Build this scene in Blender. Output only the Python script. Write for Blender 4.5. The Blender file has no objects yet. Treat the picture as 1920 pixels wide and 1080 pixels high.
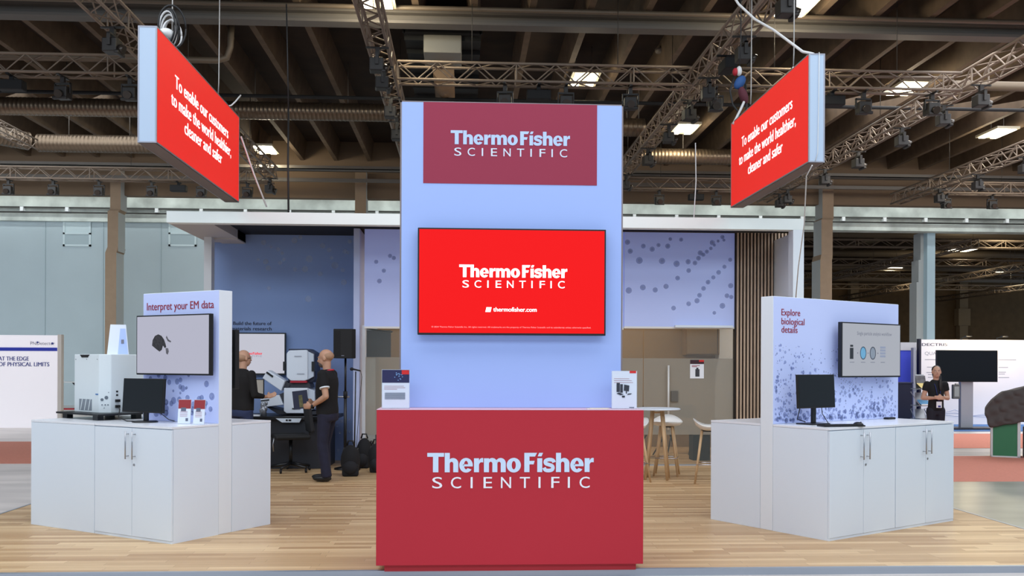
import bpy, bmesh, math, random
from mathutils import Vector, Matrix
SC = bpy.context.scene
COL = SC.collection
random.seed(7)

# ------------------------------------------------------------------ camera
F = 1750.0; CX, CY = 960.0, 684.0; CAMZ = 1.55
YAW = math.radians(3.0); ROLL = 0.004
RT = Vector((math.cos(YAW), -math.sin(YAW), 0)); FW = Vector((math.sin(YAW), math.cos(YAW), 0)); UP = Vector((0, 0, 1))
cd = bpy.data.cameras.new('camera'); cam = bpy.data.objects.new('camera', cd); COL.objects.link(cam)
cd.sensor_width = 36; cd.lens = 36 * F / 1920; cd.shift_y = (CY - 540) / 1920; cd.clip_start = .1; cd.clip_end = 300
_c, _s = math.cos(ROLL), math.sin(ROLL)
cX = RT * _c + UP * _s; cY = UP * _c - RT * _s
m = Matrix.Identity(4)
for i in range(3):
    m[i][0] = cX[i]; m[i][1] = cY[i]; m[i][2] = -FW[i]
m[2][3] = CAMZ
cam.matrix_world = m
SC.camera = cam

# ------------------------------------------------------------------ world, lights, exposure
w = bpy.data.worlds.new('world'); SC.world = w; w.use_nodes = True
w.node_tree.nodes['Background'].inputs[0].default_value = (.62, .80, 1.0, 1)
w.node_tree.nodes['Background'].inputs[1].default_value = .42
def area(name, loc, size, power, col, rot):
    l = bpy.data.lights.new(name, 'AREA'); l.shape = 'RECTANGLE'; l.size, l.size_y = size; l.energy = power; l.color = col
    o = bpy.data.objects.new(name, l); o.location = loc; o.rotation_euler = rot; COL.objects.link(o); return o
# daylight from the glazed front of the hall, far behind the visitor
area('daylight_facade', (0, -16, 4.2), (44, 5), 500, (.72, .86, 1.0), (math.radians(88), 0, 0))
# rows of hall lamps over the aisle in front of the stand
area('hall_light', (0, -2.5, 9.2), (30, 5), 1800, (.75, .88, 1.0), (math.radians(52), 0, 0))
area('hall_light', (0, 6, 9.4), (34, 8), 2350, (.90, .95, 1.0), (0, 0, 0))
area('hall_light', (-16, 26, 8.5), (14, 10), 1500, (.88, .95, 1.0), (math.radians(25), 0, 0))  # fill added to brighten the pale wall at the left back
area('strip_lamp', (0, 35.15, 7.78), (70, .12), 230, (.94, 1.0, .98), (math.radians(62), 0, 0))
area('hall_light', (17, 22, 8.5), (14, 12), 1900, (.95, .97, 1.0), (math.radians(10), 0, 0))
SC.view_settings.view_transform = 'Standard'; SC.view_settings.look = 'None'
SC.view_settings.exposure = 0.0; SC.view_settings.gamma = 1.0
SC.view_settings.use_curve_mapping = False

# ------------------------------------------------------------------ pixel helpers (photo frame 1920x1080)
def ray(px, py):
    dx = px - CX; dy = CY - py
    u = dx * _c - dy * _s; v = dx * _s + dy * _c
    return RT * (u / F) + FW + UP * (v / F)
EYE = Vector((0, 0, CAMZ))
def P(px, py, d): return EYE + ray(px, py) * d
def PY(px, py, Y):
    r = ray(px, py); return EYE + r * (Y / r.y)
def PX(px, py, X):
    r = ray(px, py); return EYE + r * (X / r.x)
def PZ(px, py, z=0.0):
    r = ray(px, py); return EYE + r * ((z - CAMZ) / r.z)
def cam2w(x, d): v = RT * x + FW * d; return Vector((v.x, v.y, 0))

# ------------------------------------------------------------------ materials
def s2l(c):
    c = c / 255.0
    return c / 12.92 if c <= .04045 else ((c + .055) / 1.055) ** 2.4
def rgb(c): return (s2l(c[0]), s2l(c[1]), s2l(c[2]), 1)
MATS = {}
def mat(name, c, rough=.6, metal=0.0, emit=0.0, spec=.5, alpha=1.0, noise=0.0, nscale=20.0, stretch=(1, 1, 1), bump=0.0, ecol=None):
    if name in MATS: return MATS[name]
    M = bpy.data.materials.new(name); M.use_nodes = True; nt = M.node_tree; b = nt.nodes['Principled BSDF']
    b.inputs['Base Color'].default_value = rgb(c); b.inputs['Roughness'].default_value = rough; b.inputs['Metallic'].default_value = metal
    b.inputs['Specular IOR Level'].default_value = spec; b.inputs['Alpha'].default_value = alpha
    if emit:
        b.inputs['Emission Color'].default_value = rgb(ecol or c); b.inputs['Emission Strength'].default_value = emit
    if noise or bump:
        tc = nt.nodes.new('ShaderNodeTexCoord'); mp = nt.nodes.new('ShaderNodeMapping'); mp.inputs['Scale'].default_value = stretch
        nz = nt.nodes.new('ShaderNodeTexNoise'); nz.inputs['Scale'].default_value = nscale; nz.inputs['Detail'].default_value = 5
        nt.links.new(tc.outputs['Object'], mp.inputs[0]); nt.links.new(mp.outputs[0], nz.inputs['Vector'])
        if noise:
            r = nt.nodes.new('ShaderNodeValToRGB'); a = rgb(c)
            r.color_ramp.elements[0].position = .3; r.color_ramp.elements[1].position = .7
            r.color_ramp.elements[0].color = (a[0] * (1 - noise), a[1] * (1 - noise), a[2] * (1 - noise), 1)
            r.color_ramp.elements[1].color = (min(1, a[0] * (1 + noise)), min(1, a[1] * (1 + noise)), min(1, a[2] * (1 + noise)), 1)
            nt.links.new(nz.outputs['Fac'], r.inputs[0]); nt.links.new(r.outputs[0], b.inputs['Base Color'])
        if bump:
            bp = nt.nodes.new('ShaderNodeBump'); bp.inputs['Strength'].default_value = bump; bp.inputs['Distance'].default_value = .02
            nt.links.new(nz.outputs['Fac'], bp.inputs['Height']); nt.links.new(bp.outputs[0], b.inputs['Normal'])
    MATS[name] = M; return M

def brick_mat(name, c1, c2, mortar, bw, bh, rough, msize=.002, grain=.25, off=.5, gstretch=(2, 40, 1)):
    M = bpy.data.materials.new(name); M.use_nodes = True; nt = M.node_tree; b = nt.nodes['Principled BSDF']
    tc = nt.nodes.new('ShaderNodeTexCoord'); br = nt.nodes.new('ShaderNodeTexBrick')
    br.inputs['Color1'].default_value = rgb(c1); br.inputs['Color2'].default_value = rgb(c2); br.inputs['Mortar'].default_value = rgb(mortar)
    br.inputs['Scale'].default_value = 1; br.inputs['Brick Width'].default_value = bw; br.inputs['Row Height'].default_value = bh
    br.inputs['Mortar Size'].default_value = msize; br.offset = off; br.offset_frequency = 2; br.squash = .7; br.squash_frequency = 3
    mp = nt.nodes.new('ShaderNodeMapping'); mp.inputs['Scale'].default_value = gstretch
    nz = nt.nodes.new('ShaderNodeTexNoise'); nz.inputs['Scale'].default_value = 3; nz.inputs['Detail'].default_value = 6
    mx = nt.nodes.new('ShaderNodeMix'); mx.data_type = 'RGBA'; mx.blend_type = 'MULTIPLY'; mx.inputs['Factor'].default_value = grain
    nt.links.new(tc.outputs['Object'], br.inputs['Vector']); nt.links.new(tc.outputs['Object'], mp.inputs[0]); nt.links.new(mp.outputs[0], nz.inputs['Vector'])
    nt.links.new(br.outputs['Color'], mx.inputs['A']); nt.links.new(nz.outputs['Fac'], mx.inputs['B'])
    nt.links.new(mx.outputs['Result'], b.inputs['Base Color']); b.inputs['Roughness'].default_value = rough
    MATS[name] = M; return M

def film_mat(name, c, clear, rough=.3):
    M = bpy.data.materials.new(name); M.use_nodes = True; nt = M.node_tree; b = nt.nodes['Principled BSDF']; out = nt.nodes['Material Output']
    b.inputs['Base Color'].default_value = rgb(c); b.inputs['Roughness'].default_value = rough
    t = nt.nodes.new('ShaderNodeBsdfTransparent'); mx = nt.nodes.new('ShaderNodeMixShader'); mx.inputs[0].default_value = 1 - clear
    nt.links.new(t.outputs[0], mx.inputs[1]); nt.links.new(b.outputs[0], mx.inputs[2]); nt.links.new(mx.outputs[0], out.inputs[0])
    MATS[name] = M; return M

WHITE = mat('white_laminate', (224, 233, 244), .42)
WHITE2 = mat('white_paint', (230, 236, 243), .6)
TOPW = mat('white_worktop', (236, 238, 245), .22)
SEAM = mat('seam_grey', (120, 130, 145), .7)
STEEL = mat('brushed_steel', (170, 172, 178), .3, .9)
CHROME = mat('chrome', (210, 210, 215), .12, 1)
ALU = mat('aluminium', (176, 184, 196), .35, .75)
BLACK = mat('black_plastic', (16, 17, 20), .4)
BLACKM = mat('black_matte', (18, 18, 20), .75)
SCRN = mat('dark_screen', (20, 23, 26), .25)
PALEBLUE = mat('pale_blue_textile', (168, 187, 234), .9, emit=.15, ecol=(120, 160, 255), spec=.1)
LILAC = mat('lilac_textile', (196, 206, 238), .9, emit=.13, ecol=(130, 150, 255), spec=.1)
RED = mat('red_laminate', (190, 44, 58), .6, spec=.3)
WINE = mat('wine_red_print', (158, 54, 78), .85)
SIGNRED = mat('backlit_red', (120, 12, 10), .6, emit=.86, ecol=(234, 32, 24))
TVRED = mat('screen_red', (40, 2, 3), .5, emit=.95, ecol=(252, 24, 26), spec=.1)
LOGOBLUE = mat('logo_pale_blue', (214, 232, 255), .6)
LOGOW = mat('logo_white', (250, 248, 255), .6)
SIGNW = mat('backlit_white', (255, 255, 255), .6, emit=.8)
DARKTXT = mat('dark_lettering', (30, 36, 56), .7)
REDTXT = mat('dark_red_lettering', (150, 30, 48), .7)
GREYTXT = mat('grey_lettering', (120, 122, 138), .7)
BLUETXT = mat('blue_lettering', (70, 80, 150), .7)
WOODLEG = mat('pale_ash_wood', (205, 172, 132), .5, noise=.15, nscale=6, stretch=(8, 8, 1))
SLAT = mat('slat_oak', (200, 174, 150), .6, noise=.12, nscale=5, stretch=(8, 8, 1))
ROPE0 = mat('dark_steel_rope', (70, 66, 62), .5, .4)
TRUSSM = mat('truss_metal', (132, 116, 102), .5, .2)
LAMPBODY = mat('spotlight_black', (40, 36, 34), .5)
GIRDER = mat('girder_grey', (104, 98, 92), .6)
PIPE = mat('pipe_grey_brown', (110, 96, 80), .5, .2)
CONC_R = mat('joist_concrete', (94, 76, 58), .85, noise=.2, nscale=3)
CEILM = mat('ceiling_slab', (50, 34, 21), .9, noise=.3, nscale=1.5)
CONC = mat('board_marked_concrete', (214, 222, 216), .85, noise=.34, nscale=1.1)
COLM = mat('column_uplit_warm', (152, 130, 108), .85, noise=.06, nscale=4)  # column fronts: the warm uplight is put into the colour
COLG = mat('column_light_side', (188, 192, 192), .85)  # paler side faces, the light on them painted into the colour
WALLW = mat('pale_wall_panel', (188, 204, 210), .7, noise=.05, nscale=.4)
BROWNWALL = mat('brown_wall', (112, 88, 60), .9, noise=.12, nscale=2)
LAMPW = mat('lamp_tube', (255, 246, 225), .5, emit=3.2)
SKIN = mat('skin', (196, 150, 126), .55)
BLUEWALL = mat('blue_wall_print', (120, 150, 200), .8)
GLASSY = film_mat('clear_glass', (150, 160, 160), .88, .05)
FROST = film_mat('frosted_film', (168, 160, 146), .45, .5)
ACRYL = film_mat('acrylic', (225, 235, 245), .75, .08)

# ------------------------------------------------------------------ mesh builder
class MB:
    def __init__(s): s.bm = bmesh.new(); s.mats = []
    def _mi(s, m):
        if m is None: return 0
        if m not in s.mats: s.mats.append(m)
        return s.mats.index(m)
    def _tag(s, n0, m):
        i = s._mi(m)
        if i:
            s.bm.faces.ensure_lookup_table()
            for f in s.bm.faces[n0:]: f.material_index = i
    def box(s, lo, hi, M=None, m=None):
        n0 = len(s.bm.faces)
        x0, y0, z0 = lo; x1, y1, z1 = hi
        vs = [s.bm.verts.new(v) for v in ((x0, y0, z0), (x1, y0, z0), (x1, y1, z0), (x0, y1, z0), (x0, y0, z1), (x1, y0, z1), (x1, y1, z1), (x0, y1, z1))]
        for q in ((0, 3, 2, 1), (4, 5, 6, 7), (0, 1, 5, 4), (1, 2, 6, 5), (2, 3, 7, 6), (3, 0, 4, 7)): s.bm.faces.new([vs[k] for k in q])
        if M is not None:
            for v in vs: v.co = M @ v.co
        s._tag(n0, m); return s
    def cyl(s, a, b, r, r2=None, seg=12, m=None, cap=True):
        n0 = len(s.bm.faces)
        a = Vector(a); b = Vector(b); r2 = r if r2 is None else r2
        d = (b - a); 
        if d.length < 1e-6: return s
        z = d.normalized(); x = z.orthogonal().normalized(); y = z.cross(x)
        A = []; B = []
        for k in range(seg):
            t = 2 * math.pi * k / seg; o = x * math.cos(t) + y * math.sin(t)
            A.append(s.bm.verts.new(a + o * r)); B.append(s.bm.verts.new(b + o * r2))
        for k in range(seg):
            j = (k + 1) % seg; f = s.bm.faces.new((A[k], A[j], B[j], B[k])); f.smooth = True
        if cap: s.bm.faces.new(A[::-1]); s.bm.faces.new(B)
        s._tag(n0, m); return s
    def tube(s, pts, r, seg=8, m=None):
        n0 = len(s.bm.faces)
        pts = [Vector(p) for p in pts]; rings = []; px = None
        for i, p in enumerate(pts):
            t = (pts[min(i + 1, len(pts) - 1)] - pts[max(i - 1, 0)]).normalized()
            x = t.orthogonal().normalized() if px is None else (px - t * px.dot(t)).normalized()
            px = x; y = t.cross(x); rr = r[i] if isinstance(r, (list, tuple)) else r
            rings.append([s.bm.verts.new(p + (x * math.cos(2 * math.pi * k / seg) + y * math.sin(2 * math.pi * k / seg)) * rr) for k in range(seg)])
        for A, B in zip(rings, rings[1:]):
            for k in range(seg):
                f = s.bm.faces.new((A[k], A[(k + 1) % seg], B[(k + 1) % seg], B[k])); f.smooth = True
        s.bm.faces.new(rings[0][::-1]); s.bm.faces.new(rings[-1]); s._tag(n0, m); return s
    def ell(s, c, r, M=None, seg=20, rings=12, m=None):
        n0 = len(s.bm.faces)
        mm = Matrix.Translation(c) @ (M if M is not None else Matrix.Identity(4)) @ Matrix.Diagonal((r[0], r[1], r[2], 1))
        ret = bmesh.ops.create_uvsphere(s.bm, u_segments=seg, v_segments=rings, radius=1, matrix=mm)
        for f in s.bm.faces[n0:] if False else set(f for v in ret['verts'] for f in v.link_faces): f.smooth = True
        s._tag(n0, m); return s
    def prism(s, pts, dz, m=None):            # pts: 3-D polygon, dz: extrusion vector
        n0 = len(s.bm.faces); dz = Vector(dz)
        A = [s.bm.verts.new(p) for p in pts]; B = [s.bm.verts.new(Vector(p) + dz) for p in pts]
        s.bm.faces.new(A[::-1]); s.bm.faces.new(B)
        for k in range(len(A)): j = (k + 1) % len(A); s.bm.faces.new((A[k], A[j], B[j], B[k]))
        s._tag(n0, m); return s
    def band(s, outer, inner, dz):            # open strip between two point lists, extruded
        dz = Vector(dz)
        for k in range(len(outer) - 1):
            s.prism([outer[k], outer[k + 1], inner[k + 1], inner[k]], dz)
        return s
    def lathe(s, prof, c=(0, 0, 0), seg=24, m=None):
        n0 = len(s.bm.faces); rings = []
        for r, z in prof:
            rings.append([s.bm.verts.new((c[0] + r * math.cos(2 * math.pi * k / seg), c[1] + r * math.sin(2 * math.pi * k / seg), c[2] + z)) for k in range(seg)])
        for A, B in zip(rings, rings[1:]):
            for k in range(seg):
                f = s.bm.faces.new((A[k], A[(k + 1) % seg], B[(k + 1) % seg], B[k])); f.smooth = True
        s.bm.faces.new(rings[0][::-1]); s.bm.faces.new(rings[-1]); s._tag(n0, m); return s
    def loft(s, secs, seg=28):
        rings = []
        for z, rx, ry, yc in secs:
            rings.append([s.bm.verts.new((rx * math.copysign(abs(math.cos(t)) ** .85, math.cos(t)), yc + ry * math.sin(t), z)) for t in [2 * math.pi * k / seg for k in range(seg)]])
        for A, B in zip(rings, rings[1:]):
            for k in range(seg): s.bm.faces.new((A[k], A[(k + 1) % seg], B[(k + 1) % seg], B[k]))
        s.bm.faces.new(rings[0][::-1]); s.bm.faces.new(rings[-1]); return s
    def build(s, name, material=None, parent=None, bevel=0, loc=None, normals=True, sub=0):
        me = bpy.data.meshes.new(name)
        if normals: bmesh.ops.recalc_face_normals(s.bm, faces=s.bm.faces)
        s.bm.to_mesh(me); s.bm.free()
        if material is not None: me.materials.append(material)
        for x in s.mats[0 if material is None else 0:]:
            me.materials.append(x)
        o = bpy.data.objects.new(name, me); COL.objects.link(o)
        if parent is not None: o.parent = parent
        if loc is not None: o.location = loc
        if bevel:
            b = o.modifiers.new('bevel', 'BEVEL'); b.width = bevel; b.segments = 2; b.limit_method = 'ANGLE'
        if sub:
            q = o.modifiers.new('sub', 'SUBSURF'); q.levels = sub; q.render_levels = sub
        return o
    # with a base material at slot 0 the extra materials start at slot 1
_mi0 = MB._mi
def _mi(s, m):
    if m is None: return 0
    if m not in s.mats: s.mats.append(m)
    return s.mats.index(m) + 1
MB._mi = _mi

def tag(o, label, cat, group=None, kind=None):
    if label: o['label'] = label
    if cat: o['category'] = cat
    if group: o['group'] = group
    if kind: o['kind'] = kind
    return o
def thing(name, label, cat, loc=(0, 0, 0), rz=0.0, group=None):
    o = bpy.data.objects.new(name, None); o.empty_display_size = .1; COL.objects.link(o)
    o.location = loc; o.rotation_euler = (0, 0, rz); return tag(o, label, cat, group)
def struct(o): o['kind'] = 'structure'; return o
def boxo(name, lo, hi, material, parent=None, bevel=0): return MB().box(lo, hi).build(name, material, parent, bevel)
def sbox(name, lo, hi, material): return struct(boxo(name, lo, hi, material))
def copy_tree(o, parent=None):
    c = o.copy(); COL.objects.link(c); c.parent = parent
    for ch in list(o.children): copy_tree(ch, c)
    return c

# ------------------------------------------------------------------ lettering
def text_geo(s, off=0.0, spacing=1.0):
    cu = bpy.data.curves.new('tmp', 'FONT'); cu.body = s; cu.size = 1; cu.offset = off; cu.space_character = spacing; cu.resolution_u = 4
    o = bpy.data.objects.new('tmp', cu); me = bpy.data.meshes.new_from_object(o)
    vs = [(v.co.x, v.co.y) for v in me.vertices]; fs = [tuple(p.vertices) for p in me.polygons]
    bpy.data.objects.remove(o); bpy.data.curves.remove(cu); bpy.data.meshes.remove(me)
    return vs, fs
def lettering(name, lines, material, parent, o, xd=(1, 0, 0), zd=(0, 0, 1), thick=.0012, bold=0.0, label=None):
    """lines: (text, x0, baseline, width, cap height[, spacing]); o: origin in the parent's frame, xd reading direction"""
    o = Vector(o); xd = Vector(xd); zd = Vector(zd); n = xd.cross(zd)
    verts = []; faces = []
    for L in lines:
        s, x0, z0, wd, h = L[:5]; sp = L[5] if len(L) > 5 else 1.0
        vs, fs = text_geo(s, 0, sp)
        xs = [v[0] for v in vs]; cap = .69
        mn, mxx = min(xs), max(xs); k = wd / (mxx - mn)
        for q, dx in enumerate(([0] if not bold else [-bold, 0, bold])):
            b0 = len(verts)
            for v in vs:
                verts.append(o + xd * (x0 + (v[0] - mn) * k + dx * h) + zd * (z0 + v[1] / cap * h) + n * (thick + q * .00015))
            faces += [tuple(i + b0 for i in f) for f in fs]
    me = bpy.data.meshes.new(name); me.from_pydata([tuple(v) for v in verts], [], faces); me.materials.append(material)
    ob = bpy.data.objects.new(name, me); COL.objects.link(ob); ob.parent = parent
    if label: ob['label'] = label
    return ob

def arc(cx, cy, rx, ry, a0, a1, n=14):
    return [(cx + rx * math.cos(math.radians(a0 + (a1 - a0) * k / n)), cy + ry * math.sin(math.radians(a0 + (a1 - a0) * k / n))) for k in range(n + 1)]
def logo(name, width, material, m2, parent, o, xd=(1, 0, 0), zd=(0, 0, 1), thick=.002):
    """the two-line company lettering; o is the lower left of the first line"""
    polys = []
    def poly(x, pts): polys.append([(x + a, b) for a, b in pts])
    def rect(x, a, b, c, d): poly(x, [(a, b), (c, b), (c, d), (a, d)])
    def strip(x, A, B):
        for k in range(len(A) - 1): poly(x, [A[k], A[k + 1], B[k + 1], B[k]])
    def gT(x): rect(x, 0, 160, 173, 200); rect(x, 59, 0, 115, 160)
    def arch(x, a, b):      # arch from the stem's inner side a to the leg's outer side b
        c = b - 52; mid = (a + c) / 2
        strip(x, arc((a - 20 + b) / 2, 92, (b - a + 20) / 2, 55, 0, 150), arc(mid, 86, (c - a) / 2, 22, 0, 180))
        rect(x, c, 0, b, 92)
    def gh(x): rect(x, 0, 0, 52, 200); arch(x, 52, 140)
    def ge(x):
        strip(x, arc(70, 72, 70, 76, 0, 325, 26), arc(70, 74, 21, 44, 0, 315, 26)); rect(x, 40, 60, 139, 82)
    def gr(x): rect(x, 0, 0, 52, 144); poly(x, [(52, 80), (62, 98), (76, 103), (95, 101), (95, 146), (78, 147), (62, 138), (52, 118)])
    def gm(x): rect(x, 0, 0, 52, 144); arch(x, 52, 139); arch(x, 139, 226)
    def go(x): strip(x, arc(74, 72, 74, 76, 0, 360, 30), arc(74, 72, 21, 43, 0, 360, 30))
    def gF(x): rect(x, 0, 0, 54, 200); poly(x, [(54, 161), (112, 161), (132, 200), (54, 200)]); poly(x, [(54, 80), (97, 80), (108, 117), (54, 117)])
    def gi(x): rect(x, 0, 0, 52, 144); poly(x, [(4, 163), (44, 163), (60, 200), (20, 200)])
    def gs(x):
        ctl = [(116, 100), (104, 122), (66, 130), (32, 120), (25, 100), (36, 86), (66, 76), (96, 64), (104, 44), (94, 24), (62, 16), (26, 22), (12, 46)]
        pts = []
        for i in range(len(ctl) - 1):
            p0 = ctl[max(i - 1, 0)]; p1 = ctl[i]; p2 = ctl[i + 1]; p3 = ctl[min(i + 2, len(ctl) - 1)]
            for k in range(4):
                t = k / 4
                pts.append(tuple(.5 * (2 * p1[j] + (p2[j] - p0[j]) * t + (2 * p0[j] - 5 * p1[j] + 4 * p2[j] - p3[j]) * t * t + (3 * p1[j] - p0[j] - 3 * p2[j] + p3[j]) * t ** 3) for j in (0, 1)))
        pts.append(ctl[-1]); A = []; B = []
        for i, p in enumerate(pts):
            a = pts[max(i - 1, 0)]; b = pts[min(i + 1, len(pts) - 1)]; dx, dy = b[0] - a[0], b[1] - a[1]; l = math.hypot(dx, dy) or 1
            hw = 19 + 5 * abs(dx / l) * 0
            A.append((p[0] - dy / l * hw, p[1] + dx / l * hw)); B.append((p[0] + dy / l * hw, p[1] - dx / l * hw))
        strip(x, A, B)
    for g, x in ((gT, 0), (gh, 180), (ge, 330), (gr, 482), (gm, 585), (go, 820), (gF, 1003), (gi, 1138), (gs, 1197), (gh, 1333), (ge, 1482), (gr, 1632)): g(x)
    k = width / 1727.0; o = Vector(o); xd = Vector(xd); zd = Vector(zd); n = xd.cross(zd)
    verts = []; faces = []
    for q, p in enumerate(polys):
        ar = sum(p[i][0] * p[(i + 1) % len(p)][1] - p[(i + 1) % len(p)][0] * p[i][1] for i in range(len(p)))
        if ar < 0: p = p[::-1]
        b0 = len(verts); verts += [tuple(o + xd * a * k + zd * b * k + n * (thick + (q % 3) * 1e-4)) for a, b in p]
        faces.append(tuple(range(b0, b0 + len(p))))
    me = bpy.data.meshes.new(name); me.from_pydata(verts, [], faces); me.materials.append(material)
    ob = bpy.data.objects.new(name, me); COL.objects.link(ob); ob.parent = parent
    xs = (53, 245, 448, 582, 762, 958, 1152, 1285, 1458, 1580); ws = (102, 104, 20, 88, 104, 104, 20, 84, 20, 106)
    lettering(name, [(ch, a * k, -165 * k, b * k, 116 * k) for ch, a, b in zip('SCIENTIFIC', xs, ws)], m2, parent, o, xd, zd, thick, bold=.006)
    return ob

def clipped_discs(mb, pts, y, t=.001):
    for x, z, r in pts:
        mb.prism([(x + r * math.cos(a * math.pi / 6), y, z + r * math.sin(a * math.pi / 6)) for a in range(12)], (0, -t, 0))

# ================================================================== THE HALL
GZ = -.05
CONCF = mat('polished_floor', (200, 192, 188), .35, noise=.24, nscale=1.6, stretch=(.35, 1.6, 1))
sbox('floor', (-45, -22, GZ - .1), (45, 80, GZ), CONCF)
CARPET = mat('salmon_carpet', (206, 132, 114), .95, noise=.06, nscale=30)
struct(MB().box((-30, 15.2, GZ), (-5.6, 19.4, GZ + .006)).build('floor_carpet', CARPET))
MB_ = MB().box((5.9, 12.6, GZ), (34, 16.2, GZ + .006)); struct(MB_.build('floor_carpet', CARPET))
MB_ = MB().box((7.5, 17.8, GZ), (34, 21.6, GZ + .006)); struct(MB_.build('floor_carpet', CARPET))
struct(MB().box((8.5, 22.4, GZ), (22, 27, GZ + .012)).build('floor_carpet', mat('blue_carpet', (70, 110, 165), .95)))
struct(MB().box((5.45, -2, GZ), (34, 12.6, GZ + .004)).build('floor_grey_slab', mat('grey_green_floor', (150, 152, 142), .3, noise=.22, nscale=1.4, stretch=(.5, 1.4, 1))))
# ceiling, joists, girders
sbox('ceiling', (-40, -22, 9.7), (40, 37.5, 9.9), CEILM)
x0 = PY(991, 56, 20.7).x
for i in range(-21, 20):
    X = x0 + i * 1.22
    j = MB(); j.prism([(X - .07, 12, 9.0), (X + .07, 12, 9.0), (X + .16, 12, 9.7), (X - .16, 12, 9.7)], (0, 22.5, 0))
    struct(j.build('ceiling_joist', CONC_R))
GL = (-26, 30)
g = MB(); g.box((GL[0], 19.7, 8.72), (GL[1], 20.05, 8.78)); g.box((GL[0], 19.86, 8.78), (GL[1], 19.9, 9.0)); g.box((GL[0], 19.7, 8.94), (GL[1], 20.05, 9.0))
struct(g.build('ceiling_girder', GIRDER))
tag(MB().cyl((GL[0], 19.4, 8.93), (GL[1], 19.4, 8.93), .05, seg=10).build('ceiling_pipe', PIPE), 'long grey pipe running along the nearest ceiling girder', 'pipe')
g = MB()
g.box((GL[0], 32.6, 8.3), (GL[1], 32.66, 8.42)); g.box((GL[0], 33.0, 8.3), (GL[1], 33.06, 8.42)); g.box((GL[0], 32.6, 8.3), (GL[1], 33.06, 8.32))
tag(g.build('cable_tray', GIRDER), 'grey metal cable tray under the far end of the joists', 'cable tray')
tag(MB().box((GL[0], 33.4, 8.02), (GL[1], 33.5, 8.14)).build('cable_tray', GIRDER), 'slim grey cable rail below the rear tray, above the brown fascia', 'cable tray')
struct(MB().box((GL[0] - 10, 34.5, 7.63), (GL[1] + 10, 34.9, 9.7)).build('wall_fascia', mat('fascia_brown', (118, 98, 78), .85)))
sbox('wall_concrete_band', (-40, 36, 6.9), (40, 36.6, 8.6), CONC)
rail = thing('wall_rail', 'double grey rail with bright clamps along the concrete band', 'rail', (0, 35.9, 7.25))
r_ = MB(); r_.box((-40, -.05, .1), (40, 0, .16)); r_.box((-40, -.05, -.08), (40, 0, -.02)); r_.build('track', mat('rail_grey', (42, 42, 38), .5), rail)
r_ = MB(); r_.box((-.06, -.12, -.02), (.06, .1, .14)); c0_ = r_.build('clamp', mat('clamp_white', (240, 244, 246), .4), rail)
for i in range(-17, 19):
    q_ = c0_ if i == -17 else c0_.copy()
    if i > -17: COL.objects.link(q_)
    q_.location = (i * 1.65, 0, 0)
# pale wall panels on the left, with two louvred openings
sbox('wall_back', (-40, 36.2, GZ), (3, 36.5, 7.0), WALLW)
wv = MB()
for X in [-33 + i * 2.15 for i in range(16)]: wv.box((X - .01, 36.17, GZ), (X + .01, 36.2, 6.9))
struct(wv.build('trim_panel_joints', mat('joint_pale', (178, 194, 200), .8)))
for px in (118, 316):
    a = PY(px, 402, 36.15); b = PY(px + 52, 462, 36.15); q = PY(px, 436, 36.15)
    t = thing('wall_hatch', 'pale louvred hatch high on the panel wall, %s' % ('left of the brown column' if px < 200 else 'between the column and the white canopy'), 'hatch', ((a.x + b.x) / 2, 36.2, b.z))
    ww = (b.x - a.x) / 2; hh = q.z - b.z; H = a.z - b.z - .15
    MB().box((-ww, -.02, hh), (ww, .0, H)).build('upper_panel', mat('hatch_light', (206, 224, 228), .6), t)
    MB().box((-ww + .07, -.02, .07), (ww - .07, .0, hh - .05)).build('lower_panel', mat('hatch_low', (176, 194, 200), .6), t)
    f = MB(); f.box((-ww, -.05, 0), (-ww + .07, 0, H)); f.box((ww - .07, -.05, 0), (ww, 0, H)); f.box((-ww, -.05, 0), (ww, 0, .07)); f.box((-ww, -.05, hh - .06), (ww, 0, hh)); f.build('hatch_frame', mat('hatch_edge', (212, 228, 232), .6), t)
# columns
def column(pxl, pxr, Y, side, top, label):
    a = PY(pxl, 520, Y); b = PY(pxr, 520, Y); w = b.x - a.x; D = w * 1.9
    t = thing('concrete_column', label, 'column', ((a.x + b.x) / 2, Y, GZ))
    h = w / 2
    def seg(z0, z1, x0, x1, y0, y1, name):
        c = MB(); c.box((x0, y0, z0), (x1, y1, z1)); o = c.build(name, COLM, t)
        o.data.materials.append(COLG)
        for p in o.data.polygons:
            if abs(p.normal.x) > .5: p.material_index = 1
    seg(0, 5.55, -h, h, 0, D, 'shaft')
    seg(5.6, 7.05, -h + .1 * side * 0 + .06, h + .04, .05, D, 'corbel')
    if top > 7.1: seg(7.1, top, -h + .12, h + .1, .12, D, 'upper_shaft')
    k = MB(); k.prism([(-h, 0, 5.55), (h, 0, 5.55), (h + .04, 0.05, 5.75), (-h + .06, .05, 5.75)], (0, D, 0)); k.prism([(-h + .06, .05, 7.0), (h + .04, .05, 7.0), (h + .1, .12, 7.12), (-h + .12, .12, 7.12)], (0, D - .1, 0)); k.build('shoulder', COLM, t)
column(197, 218, 34.0, 1, 8.6, 'brown stepped concrete column rising behind the white tent card and tall panel wall')
column(658, 680, 34.0, 1, 8.6, 'brown column showing above the white canopy beside the tall tower')
column(1538, 1560, 34.0, -1, 8.6, 'brown stepped column just beside the white canopy end')
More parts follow.
